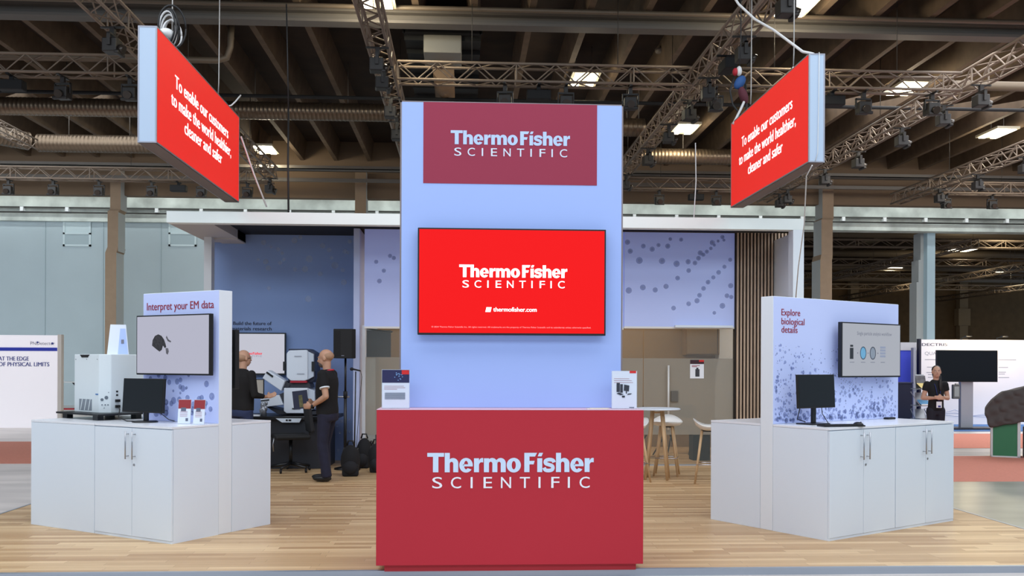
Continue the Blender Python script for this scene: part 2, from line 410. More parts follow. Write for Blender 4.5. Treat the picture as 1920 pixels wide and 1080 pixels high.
def white_column(px0, px1, px2):
    a = PY(px0, 600, 36.8); b = PY(px1, 600, 36.5); c = PY(px2, 600, 36.5)
    t = thing('concrete_column', 'pale blue painted column under the concrete band, behind the far exhibitor wall', 'column', (b.x, 36.5, GZ))
    MB().box((0, 0, 0), (c.x - b.x, .9, 7.0)).build('shaft', mat('pale_blue_column', (196, 222, 234), .6), t)
    k = MB(); k.box((-.28, .3, 0), (0, .9, 5.0)); k.box((-.2, .3, 5), (0, .9, 5.9)); k.box((-.12, .3, 5.9), (0, .9, 7.0)); k.build('side_pilaster', COLG, t)
white_column(1725, 1738, 1753)

# trusses
def truss(a, b, label, size=.36, pitch=.4, r=.03, lit=None):
    a = Vector(a); b = Vector(b); L = (b - a).length; ang = math.atan2(b.y - a.y, b.x - a.x)
    t = thing('lighting_truss', label, 'truss', a, ang)
    h = size / 2
    for y, z in ((-h, 0), (h, 0), (-h, size), (h, size)): MB().cyl((0, y, z), (L, y, z), r, seg=8).build('chord', TRUSSM, t)
    n = max(2, int(L / pitch)); p = L / n; k = MB()
    for i in range(n):
        x = i * p; q = i % 2
        for y in (-h, h): k.cyl((x, y, 0 if q else size), (x + p, y, size if q else 0), r * .5, seg=5, cap=False)
        for z in (0, size): k.cyl((x, -h if q else h, z), (x + p, h if q else -h, z), r * .5, seg=5, cap=False)
        if i % 6 == 0:
            for y in (-h, h): k.cyl((x, y, 0), (x, y, size), r * .6, seg=5, cap=False)
    k.build('bracing', TRUSSM, t)
    nh = max(2, int(L / 6))
    for i in range(nh): x = (i + .5) * L / nh; MB().cyl((x, 0, size), (x, 0, 9.7 - a.z), .008, seg=6).build('hanger_cable', ROPE0, t)
    return t
TZ = 7.42
LX = {'a': -12.6, 'b': -6.1, 'c': -1.6, 'd': 4.95, 'e': 10.7, 'f': 15.6}
truss((LX['a'], 14, TZ + .375), (LX['a'], 28, TZ + .375), 'long aluminium truss running away at the far upper side, over the lit white exhibitor wall', .28, .35, .024)
truss((LX['b'], 12, TZ), (LX['b'], 30, TZ), 'aluminium truss running away behind the cable coil of the hanging red sign')
truss((LX['c'], 13, TZ), (LX['c'], 27, TZ), 'steep aluminium truss running down to the corner of the pale blue tower')
truss((LX['d'], 13, TZ), (LX['d'], 31, TZ), 'aluminium truss running diagonally from the top edge to behind the tower')
truss((LX['e'], 14, TZ), (LX['e'], 33, TZ), 'long brightly lit aluminium truss ending under the second red sign')
truss((LX['f'], 18, TZ), (LX['f'], 33, TZ), 'aluminium truss at the far edge of the picture beyond the lit ceiling lamp')
truss((-24, 19.3, TZ - .05), (LX['b'] - .24, 19.3, TZ - .05), 'cross truss level with the top of the hanging red sign, carrying two spotlights')
truss((LX['c'] + .24, 19.3, TZ - .05), (LX['d'] - .24, 19.3, TZ - .05), 'cross truss just above the tower top, crossing the middle of the hall')
truss((LX['d'] + .24, 19.3, TZ - .05), (LX['e'] - .24, 19.3, TZ - .05), 'cross truss running behind the second red sign towards the lit truss')
truss((-24, 30.3, TZ - .05), (LX['b'], 30.3, TZ - .05), 'rear cross truss with a row of spotlights, above the pale wall panels')
truss((LX['d'] + .24, 30.6, TZ - .05), (LX['e'] - .24, 30.6, TZ - .05), 'rear cross truss between the tower and the second red sign')
truss((LX['f'] + .24, 30.6, TZ - .05), (25, 30.6, TZ - .05), 'rear cross truss at the far edge above the painted column')

# spiral ducts and pipes
DUCT = mat('galvanised_duct', (116, 100, 84), .36, .8)
def duct(a, b, r, label, step=.11):
    a = Vector(a); b = Vector(b); n = int((b - a).length / step); d = (b - a) / n; k = MB(); pts = []; rr = []
    for i in range(n):
        pts += [a + d * i, a + d * (i + .12), a + d * (i + .2), a + d * (i + .9)]; rr += [r + .007, r + .007, r, r]
    k.tube(pts, rr, seg=18); t = thing('spiral_duct', label, 'duct', (0, 0, 0)); k.build('duct_shell', DUCT, t)
    m_ = max(2, int((b - a).length / 2.2)); h = MB()
    for i in range(m_):
        q = a + (b - a) * ((i + .5) / m_); h = MB(); h.cyl(q + UP * r, (q.x, q.y, 9.7), .012, seg=6); h.build('hanger_rod', GIRDER, t)
    return t
a = PY(0, 221, 25.5); b = PY(1205, 245, 25.5)
duct((a.x - 2, 25.5, 8.38), (-1.9, 25.5, 8.38), .235, 'long spiral ventilation duct passing behind the first red sign to the tower')
duct((b.x - .6, 25.5, 8.1), (b.x + .05, 25.5, 8.1), .245, 'short spiral duct stub beside the tower top')
a = PY(72, 268, 28.6); b = PY(300, 272, 28.6)
duct((a.x, 28.6, a.z), (b.x, 28.6, a.z), .26, 'lower spiral duct below the long one, ending behind the red sign')
duct((a.x - .2, 28.4, a.z), (a.x - 3.2, 25.2, a.z), .26, 'slanting spiral duct joining the lower duct at the picture edge')
a = PY(1200, 292, 29.5); b = PY(1520, 296, 29.5)
duct((a.x, 29.5, a.z), (b.x, 29.5, a.z), .24, 'spiral duct running between the tower and the second red sign')
def pipe(pts, r, label, m_=PIPE): return tag(MB().tube(pts, r, seg=10).build('ceiling_pipe', m_), label, 'pipe')
z = PY(200, 109, 20.6).z
a = PY(425, 109, 20.6)
pipe([(-24, 20.6, z), (a.x - .2, 20.6, z), (a.x, 20.6, z + .06), (a.x + .08, 20.6, z + .3), (a.x + .1, 20.6, z + .9)], .07, 'brown pipe above the cross truss, turning up behind the first red sign')
a = PY(1790, 160, 21)
pipe([(a.x, 21, a.z), (28, 21, a.z)], .11, 'thick tan pipe crossing at the upper picture edge beyond the lit truss')
z = PY(700, 184, 23.2).z
pipe([(-24, 23.2, z), (28, 23.2, z)], .045, 'thin black pipe crossing the whole ceiling', BLACKM)
# ventilation unit between joists over the tower
vt = thing('ventilation_unit', 'boxy grey ventilation unit with a round brown duct above the tower', 'ventilation unit', (PY(832, 100, 22).x, 20.4, 8.2))
vt.location.z = 8.3
k = MB(); k.box((-.85, .2, .55), (.85, 5.5, .62)); [k.box((-.85, y, .45), (.85, y + .06, .55)) for y in (.4, 1.3, 2.2, 3.1, 4.0, 4.9)]; k.build('rack', BLACKM, vt)
MB().box((-.42, .3, .15), (.42, 1.5, .55)).build('plenum_box', mat('plenum_grey', (150, 146, 136), .5, .3), vt, bevel=.02)
MB().cyl((0, 1.3, .1), (0, 3.6, .1), .25, seg=20).build('round_duct', mat('brown_duct', (140, 112, 84), .5, .3), vt)
k = MB(); [k.box((s * .85 - .03, .2, .55), (s * .85 + .03, .26, .72)) for s in (-1, 1)]; k.build('hanger', BLACKM, vt)

# ceiling lamps (each with a real light)
def ceiling_light(px, py, label, n=2, z=8.85, power=55):
    p = PZ(px, py, z)
    t = thing('ceiling_light', label, 'ceiling light', p, 0, 'twin-tube lamps under the hall ceiling')
    MB().box((-.36, -.62, 0), (.36, .62, .07)).build('lamp_housing', mat('lamp_housing', (180, 172, 150), .5), t)
    for s in (-1, 1): MB().box((s * .19 - .1, -.56, -.03), (s * .19 + .1, .56, .0)).build('lamp_tube', LAMPW, t)
    k = MB(); [k.cyl((x, 0, .07), (x, 0, .85), .01, seg=6) for x in (-.2, .2)]; k.build('hanger_rod', GIRDER, t)
    l = bpy.data.lights.new('lamp', 'POINT'); l.energy = power; l.color = (1, .9, .66); l.shadow_soft_size = .25
    o = bpy.data.objects.new('lamp_glow', l); COL.objects.link(o); o.location = (0, 0, -.35); o.parent = t
    return t
ceiling_light(497, 281, 'twin-tube ceiling lamp seen just beside the first red sign', power=130)
ceiling_light(1495, 10, 'bright twin-tube ceiling lamp at the top edge above the second red sign', power=110)
ceiling_light(1095, 150, 'ceiling lamp shining through the cross truss above the tower')
ceiling_light(1285, 242, 'twin-tube ceiling lamp between the tower and the second red sign', power=90)
ceiling_light(1700, 166, 'ceiling lamp partly hidden by the cross truss, beyond the second sign', power=130)
ceiling_light(1870, 250, 'twin-tube ceiling lamp near the far edge of the picture', power=110)
ceiling_light(705, -6, 'ceiling lamp cut by the top edge over the steep truss', power=140)

# spotlights
def make_spot():
    t = thing('hanging_spotlight', 'dark stage spotlight', 'spotlight')
    MB().box((-.04, -.04, .2), (.04, .04, .33)).box((-.025, -.21, .315), (.025, .21, .34)).build('clamp', LAMPBODY, t)
    k = MB(); k.box((-.17, -.03, .17), (.17, .03, .2)); k.box((-.17, -.03, -.02), (-.15, .03, .2)); k.box((.15, -.03, -.02), (.17, .03, .2)); k.build('yoke', LAMPBODY, t)
    k = MB(); k.box((-.13, -.12, -.12), (.13, .14, .12)); k.box((-.15, -.16, -.16), (.15, -.08, -.1)); k.build('lamp_body', LAMPBODY, t, bevel=.02)
    MB().cyl((0, -.12, -.04), (0, -.2, -.07), .075, .08, seg=16).build('lens', mat('lamp_glass', (66, 58, 52), .25, .3), t)
    return t
spot0 = make_spot(); used = [False]
CROSS = [(-24, LX['b'], 19.3), (LX['c'], LX['e'], 19.3), (-24, LX['b'], 30.3), (LX['d'], LX['e'], 30.6), (LX['f'], 25, 30.6)]
LONG = [(LX['b'], 12, 30), (LX['c'], 13, 27), (LX['d'], 13, 31), (LX['e'], 14, 33), (LX['f'], 18, 33)]
def hang_point(px, py, top):
    p = PZ(px, py, 7.1); best = (9, None)
    for x0_, x1_, Y in CROSS:
        q = PY(px, py, Y)
        if x0_ - .3 < q.x < x1_ + .3 and abs(p.y - Y) < best[0]: best = (abs(p.y - Y), Vector((q.x, Y, TZ - .05 - top - .026)), 0)
    for X, y0_, y1_ in LONG:
        if y0_ < p.y < y1_ and abs(p.x - X) < best[0]: best = (abs(p.x - X), Vector((X, p.y, TZ - top - .026)), math.pi / 2)
    return (best[1], best[2]) if best[0] < 2.6 else (p, 0)
def spot(px, py, label, group):
    p, rot = hang_point(px, py, .34); o = spot0 if not used[0] else copy_tree(spot0); used[0] = True
    o.location = p; o.rotation_euler = (0, 0, rot + random.uniform(-.12, .12)); o['label'] = label; o['group'] = group
g = 'spotlights on the rear cross truss'
for px, py, l in ((16, 356, 'first from the picture edge'), (100, 354, 'second from the picture edge'), (186, 356, 'just before the brown column'), (285, 358, 'between the column and the canopy corner'), (378, 360, 'right under the edge of the red sign'), (464, 362, 'just past the red sign')):
    spot(px, py, 'dark spotlight under the rear truss, ' + l, g)
g = 'spotlights on the front cross truss'
for px, py, l in ((118, 170, 'away from the red sign'), (244, 170, 'touching the red sign edge'), (947, 180, 'above the middle of the tower'), (1061, 182, 'above the tower logo panel end'), (1182, 192, 'just beside the tower top'), (1341, 193, 'near the second red sign'), (1619, 197, 'first beyond the second red sign'), (1747, 199, 'second beyond the second red sign')):
    spot(px, py, 'dark spotlight under the front cross truss, ' + l, g)
g = 'spotlights on the long trusses'
for px, py, l in ((218, 82, 'beside the coil of cable'), (517, 352, 'at the lit truss end'), (700, 118, 'under the steep truss, upper of the cluster'), (705, 152, 'under the steep truss, lower of the cluster'), (726, 207, 'under the steep truss near the tower corner'), (741, 250, 'lowest on the steep truss against the tower edge'), (1279, 212, 'above the middle ceiling lamp'), (1238, 255, 'below the diagonal truss near the ceiling lamp'), (1209, 298, 'low on the diagonal truss by the spiral duct'), (1374, 98, 'by the bundle over the second sign'), (1312, 172, 'where the trusses cross'), (1790, 222, 'under the lit truss, upper one'), (1710, 262, 'under the lit truss, middle one'), (1634, 304, 'under the lit truss, lower one'), (1576, 336, 'low by the second sign corner'), (1867, 186, 'high at the picture edge'), (1449, 10, 'at the top edge by the ceiling lamp')):
    spot(px, py, 'dark spotlight ' + l, g)
g = 'spotlights low over the far hall'
for px, py, l in ((1178, 345, 'close to the tower edge'), (1236, 372, 'first right after the tower'), (1343, 375, 'just before the second sign'), (1446, 379, 'under the second sign end'), (1512, 372, 'beside the hanging white cord'), (1749, 370, 'above the painted column'), (1774, 381, 'just past the painted column'), (1860, 384, 'near the far picture edge'), (1825, 345, 'below the outer diagonal truss'), (1912, 314, 'cut by the picture edge')):
    spot(px, py, 'small dark spotlight low on the rear truss, ' + l, g)
# black speakers / boxes on trusses
for px, py, l in ((1010, 163, 'black box hanging from the cross truss above the tower'), (1250, 130, 'black box above the cross truss beside the diagonal truss'), (1560, 172, 'black tube-like box at the cross truss by the second sign'), (335, 348, 'black box on the rear truss under the first red sign'), (1305, 364, 'black box on the rear truss between tower and second sign'), (22, 140, 'black box on the cross truss at the picture edge')):
    p, rot = hang_point(px, py, .212)
    t = thing('hanging_loudspeaker', l, 'loudspeaker', p, rot)
    MB().box((-.25, -.12, -.1), (.25, .12, .1)).build('enclosure', BLACKM, t, bevel=.02); MB().box((-.04, -.03, .1), (.04, .03, .2)).box((-.03, -.21, .18), (.03, .21, .205)).build('bracket', BLACKM, t)
p = PZ(1238, 88, 9.6)
tag(MB().lathe([(.02, .1), (.02, -.02), (.14, -.06), (.12, -.14), (.02, -.16)]).build('smoke_detector', mat('detector_grey', (120, 110, 100), .5), loc=p), 'small round detector on the ceiling between joists', 'smoke detector')

# the next hall beyond the concrete band
sbox('ceiling', (2, 37.5, 9.7), (60, 80, 9.9), CEILM)
sbox('wall_far', (0, 76, GZ), (70, 76.4, 9.7), BROWNWALL)
for i, X in enumerate(range(8, 60, 4)):
    j = MB(); j.prism([(X - .12, 38, 9.0), (X + .12, 38, 9.0), (X + .2, 38, 9.7), (X - .2, 38, 9.7)], (0, 37, 0)); struct(j.build('ceiling_joist', CONC_R))
for Y, l in ((44, 'nearest'), (52, 'second'), (60, 'third'), (68, 'farthest')):
    truss((8, Y, 7.3), (48, Y, 7.3), l + ' cross truss in the dark hall beyond the concrete band', .34, .6, .035)
    pipe([(4, Y + 2.5, 8.3), (52, Y + 2.5, 8.3)], .22, 'wide pale duct in the hall beyond, behind its %s truss' % l)
for px, py, l in ((1805, 468, 'upper'), (1670, 503, 'second'), (1580, 541, 'lower, by the brown column'), (1900, 420, 'highest, at the picture edge'), (1800, 545, 'lowest, above the far exhibitor wall'), (1890, 508, 'outer')):
    p = PZ(px, py, 8.3); t = thing('ceiling_light', l + ' distant ceiling lamp in the hall beyond', 'ceiling light', p, 0, 'lamps in the hall beyond')
    MB().box((-.7, -.7, 0), (.7, .7, .1)).build('lamp_housing', GIRDER, t); MB().box((-.55, -.6, -.05), (.55, .6, 0)).build('lamp_tube', LAMPW, t)
    MB().cyl((0, 0, .1), (0, 0, 1.4), .02, seg=6).build('hanger_rod', GIRDER, t)
    l_ = bpy.data.lights.new('lamp', 'POINT'); l_.energy = 160; l_.color = (1, .88, .6); l_.shadow_soft_size = .4
    o = bpy.data.objects.new('lamp_glow', l_); COL.objects.link(o); o.location = (0, 0, -.4); o.parent = t
for X in (14.5, 22.5, 30.5, 38.5):
    truss((X, 40, 6.84), (X, 74, 6.84), 'receding truss %s in the hall beyond' % {14.5: 'by the brown column', 22.5: 'behind the painted column', 30.5: 'past the painted column', 38.5: 'at the outer edge'}[X], .34, .7, .035)
for px in (1601, 1805):
    a = PY(px, 600, 75.5); t = thing('concrete_column', 'far brown column on the wall of the hall beyond, %s' % ('near the canopy' if px < 1700 else 'past the painted column'), 'column', (a.x, 75.3, GZ))
    MB().box((-.35, 0, 0), (.35, .6, 9.5)).build('shaft', mat('far_column', (150, 128, 100), .9), t); MB().box((-.5, -.1, 5), (.5, .6, 6.4)).build('corbel', mat('far_column', (150, 128, 100), .9), t)

# ================================================================== THE STAND
# stage floor of oak strips
OAK = brick_mat('oak_strip_floor', (232, 198, 152), (186, 146, 102), (150, 118, 84), 1.1, .085, .4, .0012, .32)
SY = PZ(960, 1067, 0).y
SL, SR = -4.72, 5.35
fl = MB().box((SL, SY, GZ), (SR, 19, 0)); o = struct(fl.build('floor_stage', OAK))
sbox('trim_1', (SL - .03, SY - .04, GZ), (SR + .03, SY, .003), ALU)
sbox('trim_2', (SL - .03, SY, GZ), (SL, 19, .003), ALU)
sbox('trim_3', (SR, SY, GZ), (SR + .03, 19, .003), ALU)

# ---- canopy frame
BY = 13.08; BT, BB = 3.65, 3.49
xl = PY(312, 407, BY).x; xr = PY(1507.5, 500, BY).x; xri = PY(1487, 500, BY).x
cl = PY(384, 500, 14.55).x; clr = PY(398, 500, 14.55).x
WX = PY(675, 600, 15.1).x        # end of the blue wall
cn = thing('canopy_frame', 'wide white canopy frame spanning the back of the stand', 'canopy', ((xl + xr) / 2, BY, 0)); cx = (xl + xr) / 2
k = MB(); k.box((xl - cx, 0, BB), (xr - cx, .16, BT)); k.build('front_beam', mat('beam_white', (240, 246, 243), .55), cn, bevel=.004)
k = MB(); k.box((xl - cx, .16, BB), (xl - cx + .6, 2.3, BT)); k.box((xl - cx + .6, 1.55, BB - .02), (clr - cx, 2.3, BT)); k.build('side_beam', mat('beam_grey', (190, 186, 184), .6), cn)
boxo('rear_post', (cl - cx, 1.42, 0), (clr - cx, 1.6, BB), mat('post_grey', (216, 216, 218), .6), cn)
boxo('front_post', (xri - cx, 0, 0), (xr - cx, .2, BB), WHITE2, cn, .004)
boxo('roof_panel', (xl - cx + .6, .16, BT - .03), (xr - cx - .02, 6, BT), BLACKM, cn)
boxo('side_wall', (xr - cx - .05, .2, 0), (xr - cx, 4.5, BB), WHITE2, cn)
# ---- blue wall
blx = PY(399, 600, 15.15).x
bw = thing('partition_wall', 'blue printed partition wall under the canopy behind the two men', 'partition wall', (blx, 15.15, 0)); W = WX - blx
MB().box((0, 0, 0), (W, .1, 3.62)).build('printed_panel', mat('blue_wall_print2', (142, 164, 210), .85), bw)
def px_on(px, py, Y): q = PY(px, py, Y); return q.x, q.z
dots = MB(); L = []
for px, py, r in ((493, 454, 9), (551, 450, 10), (562, 444, 7), (604, 460, 9), (616, 468, 8), (655, 452, 7), (520, 467, 7), (528, 474, 6), (579, 485, 12), (571, 504, 11), (646, 471, 8), (652, 473, 6), (621, 483, 6), (627, 497, 12), (642, 506, 7), (552, 505, 7), (524, 492, 7), (531, 486, 6), (502, 502, 9), (600, 513, 8), (644, 529, 10), (503, 540, 7), (577, 560, 11), (672, 485, 8), (497, 490, 9), (483, 486, 5), (507, 462, 5)):
    x, z = px_on(px, py, 15.1); L.append((x - blx, z, r * .55 * 15.1 / 1750))
for px, py, r in ((631, 798, 3), (640, 790, 4), (655, 787, 3), (664, 788, 3), (668, 803, 4), (655, 810, 3), (668, 820, 3), (637, 812, 3), (646, 830, 3), (633, 845, 3), (664, 835, 4)):
    x, z = px_on(px, py, 15.1); L.append((x - blx, z, r * .8 * 15.1 / 1750))
clipped_discs(dots, L, -.001); dots.build('printed_dots', film_mat('dot_soft', (200, 214, 238), .72, .8), bw)
a = px_on(436, 609, 15.1); b = px_on(508, 609, 15.1); c = px_on(436, 619, 15.1)
lettering('lettering', [('Build the future of', a[0] - blx, a[1], b[0] - a[0], .055), ('materials research', a[0] - blx - .03, c[1], b[0] - a[0] + .03, .055)], DARKTXT, bw, (0, -.002, 0), bold=.03)
boxo('end_return', (W, -.95, 0), (W + .09, .1, 3.6), mat('return_lilac', (190, 200, 235), .7), bw)
# ---- glass meeting-room wall
GY = 14.3
gx0 = PY(682, 700, GY).x; gx1 = PY(1377, 700, GY).x
zt = PY(1270, 614, GY).z; zf1 = PY(1270, 672, GY).z; zf0 = PY(1270, 815, GY).z
gw = thing('glass_partition', 'smoky glass partition with frosted band behind the tower and bar table', 'glass partition', (gx0, GY, 0)); GW = gx1 - gx0
nP = 4; pw = GW / nP; 
for i in range(nP):
    MB().box((i * pw + .005, -.006, .02), (i * pw + pw - .005, .006, zt)).build('glass_pane', GLASSY, gw)
    MB().box((i * pw + .005, -.009, zf0), (i * pw + pw - .005, -.006, zf1)).build('frosted_film', FROST, gw)
boxo('bottom_rail', (0, -.02, 0), (GW, .02, .02), ALU, gw)
boxo('side_post', (-.02, -.04, 0), (.03, .04, zt), mat('post_pale', (205, 205, 208), .5), gw)
hx = PY(1253.5, 700, GY - .06).x - gx0; h1 = PY(1253, 685, GY - .06).z; h0 = PY(1253, 768, GY - .06).z
k = MB(); k.cyl((hx, -.06, .55), (hx, -.06, h1), .016, seg=10); k.cyl((hx, -.06, .7), (hx, 0, .7), .008, seg=8); k.cyl((hx, -.06, h1 - .1), (hx, 0, h1 - .1), .008, seg=8); k.build('door_handle', mat('handle_satin', (216, 214, 210), .5, .2), gw)
a = px_on(1258, 753, GY - .02); b = px_on(1271, 733, GY - .02); boxo('lock_case', (a[0] - gx0, -.035, a[1]), (b[0] - gx0, -.0095, b[1]), mat('lock_grey', (112, 106, 98), .4, .4), gw)
# fabric panels above the glass
def fabric(px0, px1, label, dotlist, seed):
    a = PY(px0, 612, GY - .05); b = PY(px1, 612, GY - .05)
    t = thing('textile_panel', label, 'wall panel', (a.x, GY - .05, a.z)); w_ = b.x - a.x
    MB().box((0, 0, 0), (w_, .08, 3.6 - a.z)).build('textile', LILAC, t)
    boxo('frame_edge', (0, -.004, -.03), (w_, .08, 0), mat('edge_pale', (232, 228, 222), .5), t)
    k = MB(); kk = MB()
    for px, py, r in dotlist:
        x, z = px_on(px, py, GY - .05); rr = r * GY / 1750
        if 0 < x - a.x - rr * .8 and x - a.x + rr < w_:
            clipped_discs(k, [(x - a.x, z - a.z, rr)], -.001); clipped_discs(kk, [(x - a.x, z - a.z, rr * .5)], -.0035)
    k.build('printed_dots', film_mat('dot_grey_%d' % seed, (124, 136, 176), .78, .8), t); kk.build('dot_centres', film_mat('dot_core_%d' % seed, (176, 188, 228), .45, .8), t)
cr = lambda x, y: (1160 + x * .472, 420 + y * .472)
D = [(*cr(x, y), r) for x, y, r in ((35, 72, 5), (46, 108, 5), (98, 88, 4.5), (133, 100, 5), (158, 84, 4), (195, 88, 5), (82, 145, 6.5), (172, 147, 6), (230, 158, 6), (276, 150, 5), (278, 185, 4.5), (303, 155, 4.5), (317, 136, 4.5), (324, 115, 5), (336, 122, 4), (350, 110, 4), (366, 97, 3.5), (372, 74, 5), (380, 84, 3), (395, 68, 3), (412, 52, 4), (418, 64, 3), (234, 215, 4.5), (188, 248, 5), (145, 262, 5), (96, 252, 5.5), (40, 264, 6), (218, 334, 4.5), (278, 317, 4.5), (311, 305, 5), (321, 283, 4.5), (337, 256, 4.5), (355, 231, 4.5), (376, 212, 4), (397, 192, 4.5), (420, 170, 4), (443, 142, 4), (445, 245, 5), (457, 208, 4), (430, 285, 4.5), (412, 325, 5.5), (447, 290, 4), (248, 62, 4), (205, 60, 3.5), (380, 353, 3.5))]
fabric(1170, 1379, 'pale lilac textile panel with curved rows of grey dots, above the glass beside the slats', D, 1)
cr2 = lambda x, y: (380 + x * .2314, 390 + y * .2314)
fabric(683, 770, 'narrow pale lilac textile panel with five dots between blue wall and tower', [(*cr2(x, y), r) for x, y, r in ((1406, 436, 4), (1518, 388, 4), (1549, 405, 4), (1468, 508, 4), (1432, 592, 4.5))], 2)
fabric(771, 1169, 'plain lilac textile panel hidden behind the tower', [], 3)
tag(MB().box((PY(1266, 614, GY - .12).x, GY - .13, zt - .005), (PY(1374, 614, GY - .12).x, GY - .06, zt + .03)).build('shelf_rail', WHITE2), 'slim white rail under the dotted textile panel', 'rail')
# slatted wall
sx0 = PY(1381, 600, 14.2).x; sx1 = PY(1490, 600, 14.2).x
sw = thing('slatted_wall', 'vertical oak slat wall between textile panel and white canopy post', 'slat wall', (sx0, 14.2, 0))
boxo('backing_panel', (0, .03, 0), (sx1 - sx0 + .1, .06, 3.6), mat('slat_backing', (38, 30, 28), .9), sw)
n = 17; p_ = (sx1 - sx0) / n
for i in range(n): boxo('slat', (i * p_ + .006, -.01, 0), (i * p_ + p_ * .55, .03, 3.6), SLAT, sw)
boxo('side_return', (-.02, .03, 0), (0, .12, 3.6), mat('return_dark', (40, 34, 30), .9), sw)
# meeting-room inside
sbox('wall_meeting_room', (gx0 - .1, 17.6, 0), (xr, 17.7, 3.6), mat('room_wall_brown', (150, 124, 90), .85))
sbox('trim_4', (gx0 + .3, 17.5, 2.55), (xr - .4, 17.6, 2.6), mat('room_trim', (118, 104, 76), .8))
t = thing('wall_cabinet', 'dim wall cabinet seen through the glass right of the tower', 'cabinet', (PY(1335, 640, 17.5).x, 17.3, 1.75))
MB().box((-.55, 0, 0), (.65, .28, .55)).build('carcass', mat('dim_oak', (136, 110, 76), .7), t); MB().box((-.53, -.02, .02), (.04, 0, .53)).build('door', mat('dim_oak2', (146, 120, 84), .7), t); MB().box((.06, -.02, .02), (.63, 0, .53)).build('door', mat('dim_oak2', (146, 120, 84), .7), t)
t = thing('picture_frame', 'dark bracketed screen seen through the glass left of the tower', 'screen', (PY(706, 648, 16.5).x, 16.5, 1.6))
MB().box((-.22, 0, .05), (.25, .04, .55)).build('panel', mat('smoked', (70, 66, 60), .4), t); k = MB(); k.tube([(-.24, -.02, .05), (-.24, -.02, .58), (.28, -.02, .52)], .015); k.build('bracket', BLACKM, t); boxo('post', (-.02, .04, -1.6), (.04, .08, .3), BLACKM, t)
# things beyond the glass: folding chairs
def folding_chair(px, py, rz, label):
    p = PZ(px, py, 0); t = thing('folding_chair', label, 'chair', (p.x, p.y, 0), rz, 'dark chairs in the meeting room')
    boxo('seat', (-.2, -.2, .44), (.2, .2, .47), BLACKM, t); boxo('backrest', (-.2, .19, .62), (.2, .22, .85), BLACKM, t)
    for sx in (-.19, .19):
        MB().cyl((sx, -.22, 0), (sx, .2, .62), .012, seg=8).build('leg', BLACK, t); MB().cyl((sx, .24, 0), (sx, -.18, .45), .012, seg=8).build('leg', BLACK, t); MB().cyl((sx, .2, .6), (sx, .22, .85), .012, seg=8).build('back_rail', BLACK, t)
folding_chair(1222, 856, .4, 'dark folding chair behind the glass nearest the tower')
folding_chair(1278, 850, -.5, 'dark folding chair behind the glass in the middle')
t = thing('waste_bin', 'dark square bin standing behind the glass by the slats', 'bin', (PZ(1312, 862).x, 15.2, 0)); MB().prism([(-.14, -.14, 0), (.14, -.14, 0), (.14, .14, 0), (-.14, .14, 0)], (0, 0, .42)).build('body', BLACKM, t); boxo('rim', (-.16, -.16, .42), (.16, .16, .45), BLACK, t)
t = thing('added_room_lamp', 'flat lamp under the roof of the meeting room behind the glass', 'lamp', ((gx0 + gx1) / 2, 16.2, 3.5)); MB().box((-1.6, -.2, 0), (1.6, .2, .04)).build('lamp_housing', WHITE, t)
l_ = bpy.data.lights.new('room_fill_light', 'AREA'); l_.shape = 'RECTANGLE'; l_.size = 4.5; l_.size_y = .4; l_.energy = 95; l_.color = (1, .86, .66); o = bpy.data.objects.new('room_fill_light', l_); COL.objects.link(o); o.location = (0, 0, -.02); o.parent = t  # lamp added to brighten the dark room behind the glass
# poster on the glass
a = PY(1294, 709.5, GY - .02); b = PY(1320, 675, GY - .02)
t = thing('glass_poster', 'small white and red poster stuck on the frosted glass', 'poster', (a.x, GY - .012, a.z)); w_ = b.x - a.x; h_ = b.z - a.z
boxo('sheet', (0, -.003, 0), (w_, 0, h_), mat('paper_white', (240, 240, 244), .7), t); boxo('dark_header', (0, -.005, h_ * .78), (w_, -.003, h_), mat('poster_dark', (60, 30, 40), .7), t); boxo('red_corner', (w_ * .65, -.007, h_ * .9), (w_, -.005, h_), mat('poster_red', (215, 40, 40), .7), t)
k = MB(); k.box((w_ * .38, -.006, h_ * .1), (w_ * .68, -.003, h_ * .5)); k.box((w_ * .45, -.006, h_ * .5), (w_ * .6, -.003, h_ * .58)); k.build('printed_picture', mat('poster_ink', (60, 60, 66), .7), t)
k = MB(); k.box((w_ * .12, -.005, h_ * .68), (w_ * .7, -.003, h_ * .71)); k.box((w_ * .12, -.005, h_ * .62), (w_ * .5, -.003, h_ * .65)); k.build('printed_lines', REDTXT, t)

# ---- counter
CYW = 6.99
c0 = PY(705.5, 900, CYW); c1 = PY(1206.5, 900, CYW); cz = PY(956, 768, CYW).z; CW = c1.x - c0.x; CM = (c0.x + c1.x) / 2
ct = thing('reception_counter', 'wide red reception counter with white company lettering, in the middle front', 'counter', (CM, CYW, 0)); h = CW / 2
k = MB(); k.box((-h, 0, .05), (h, .6, cz - .004)); k.build('body', RED, ct, bevel=.003)
boxo('worktop', (-h, 0, cz - .004), (h, .6, cz), mat('counter_edge', (214, 176, 192), .5), ct)
boxo('plinth', (-h + .06, .03, 0), (h - .05, .57, .05), mat('plinth_red', (176, 34, 46), .6), ct)
a = PY(801, 885.5, CYW); b = PY(1113, 885.5, CYW)
logo('lettering', b.x - a.x, LOGOBLUE, LOGOW, ct, (a.x - CM, -.001, a.z))
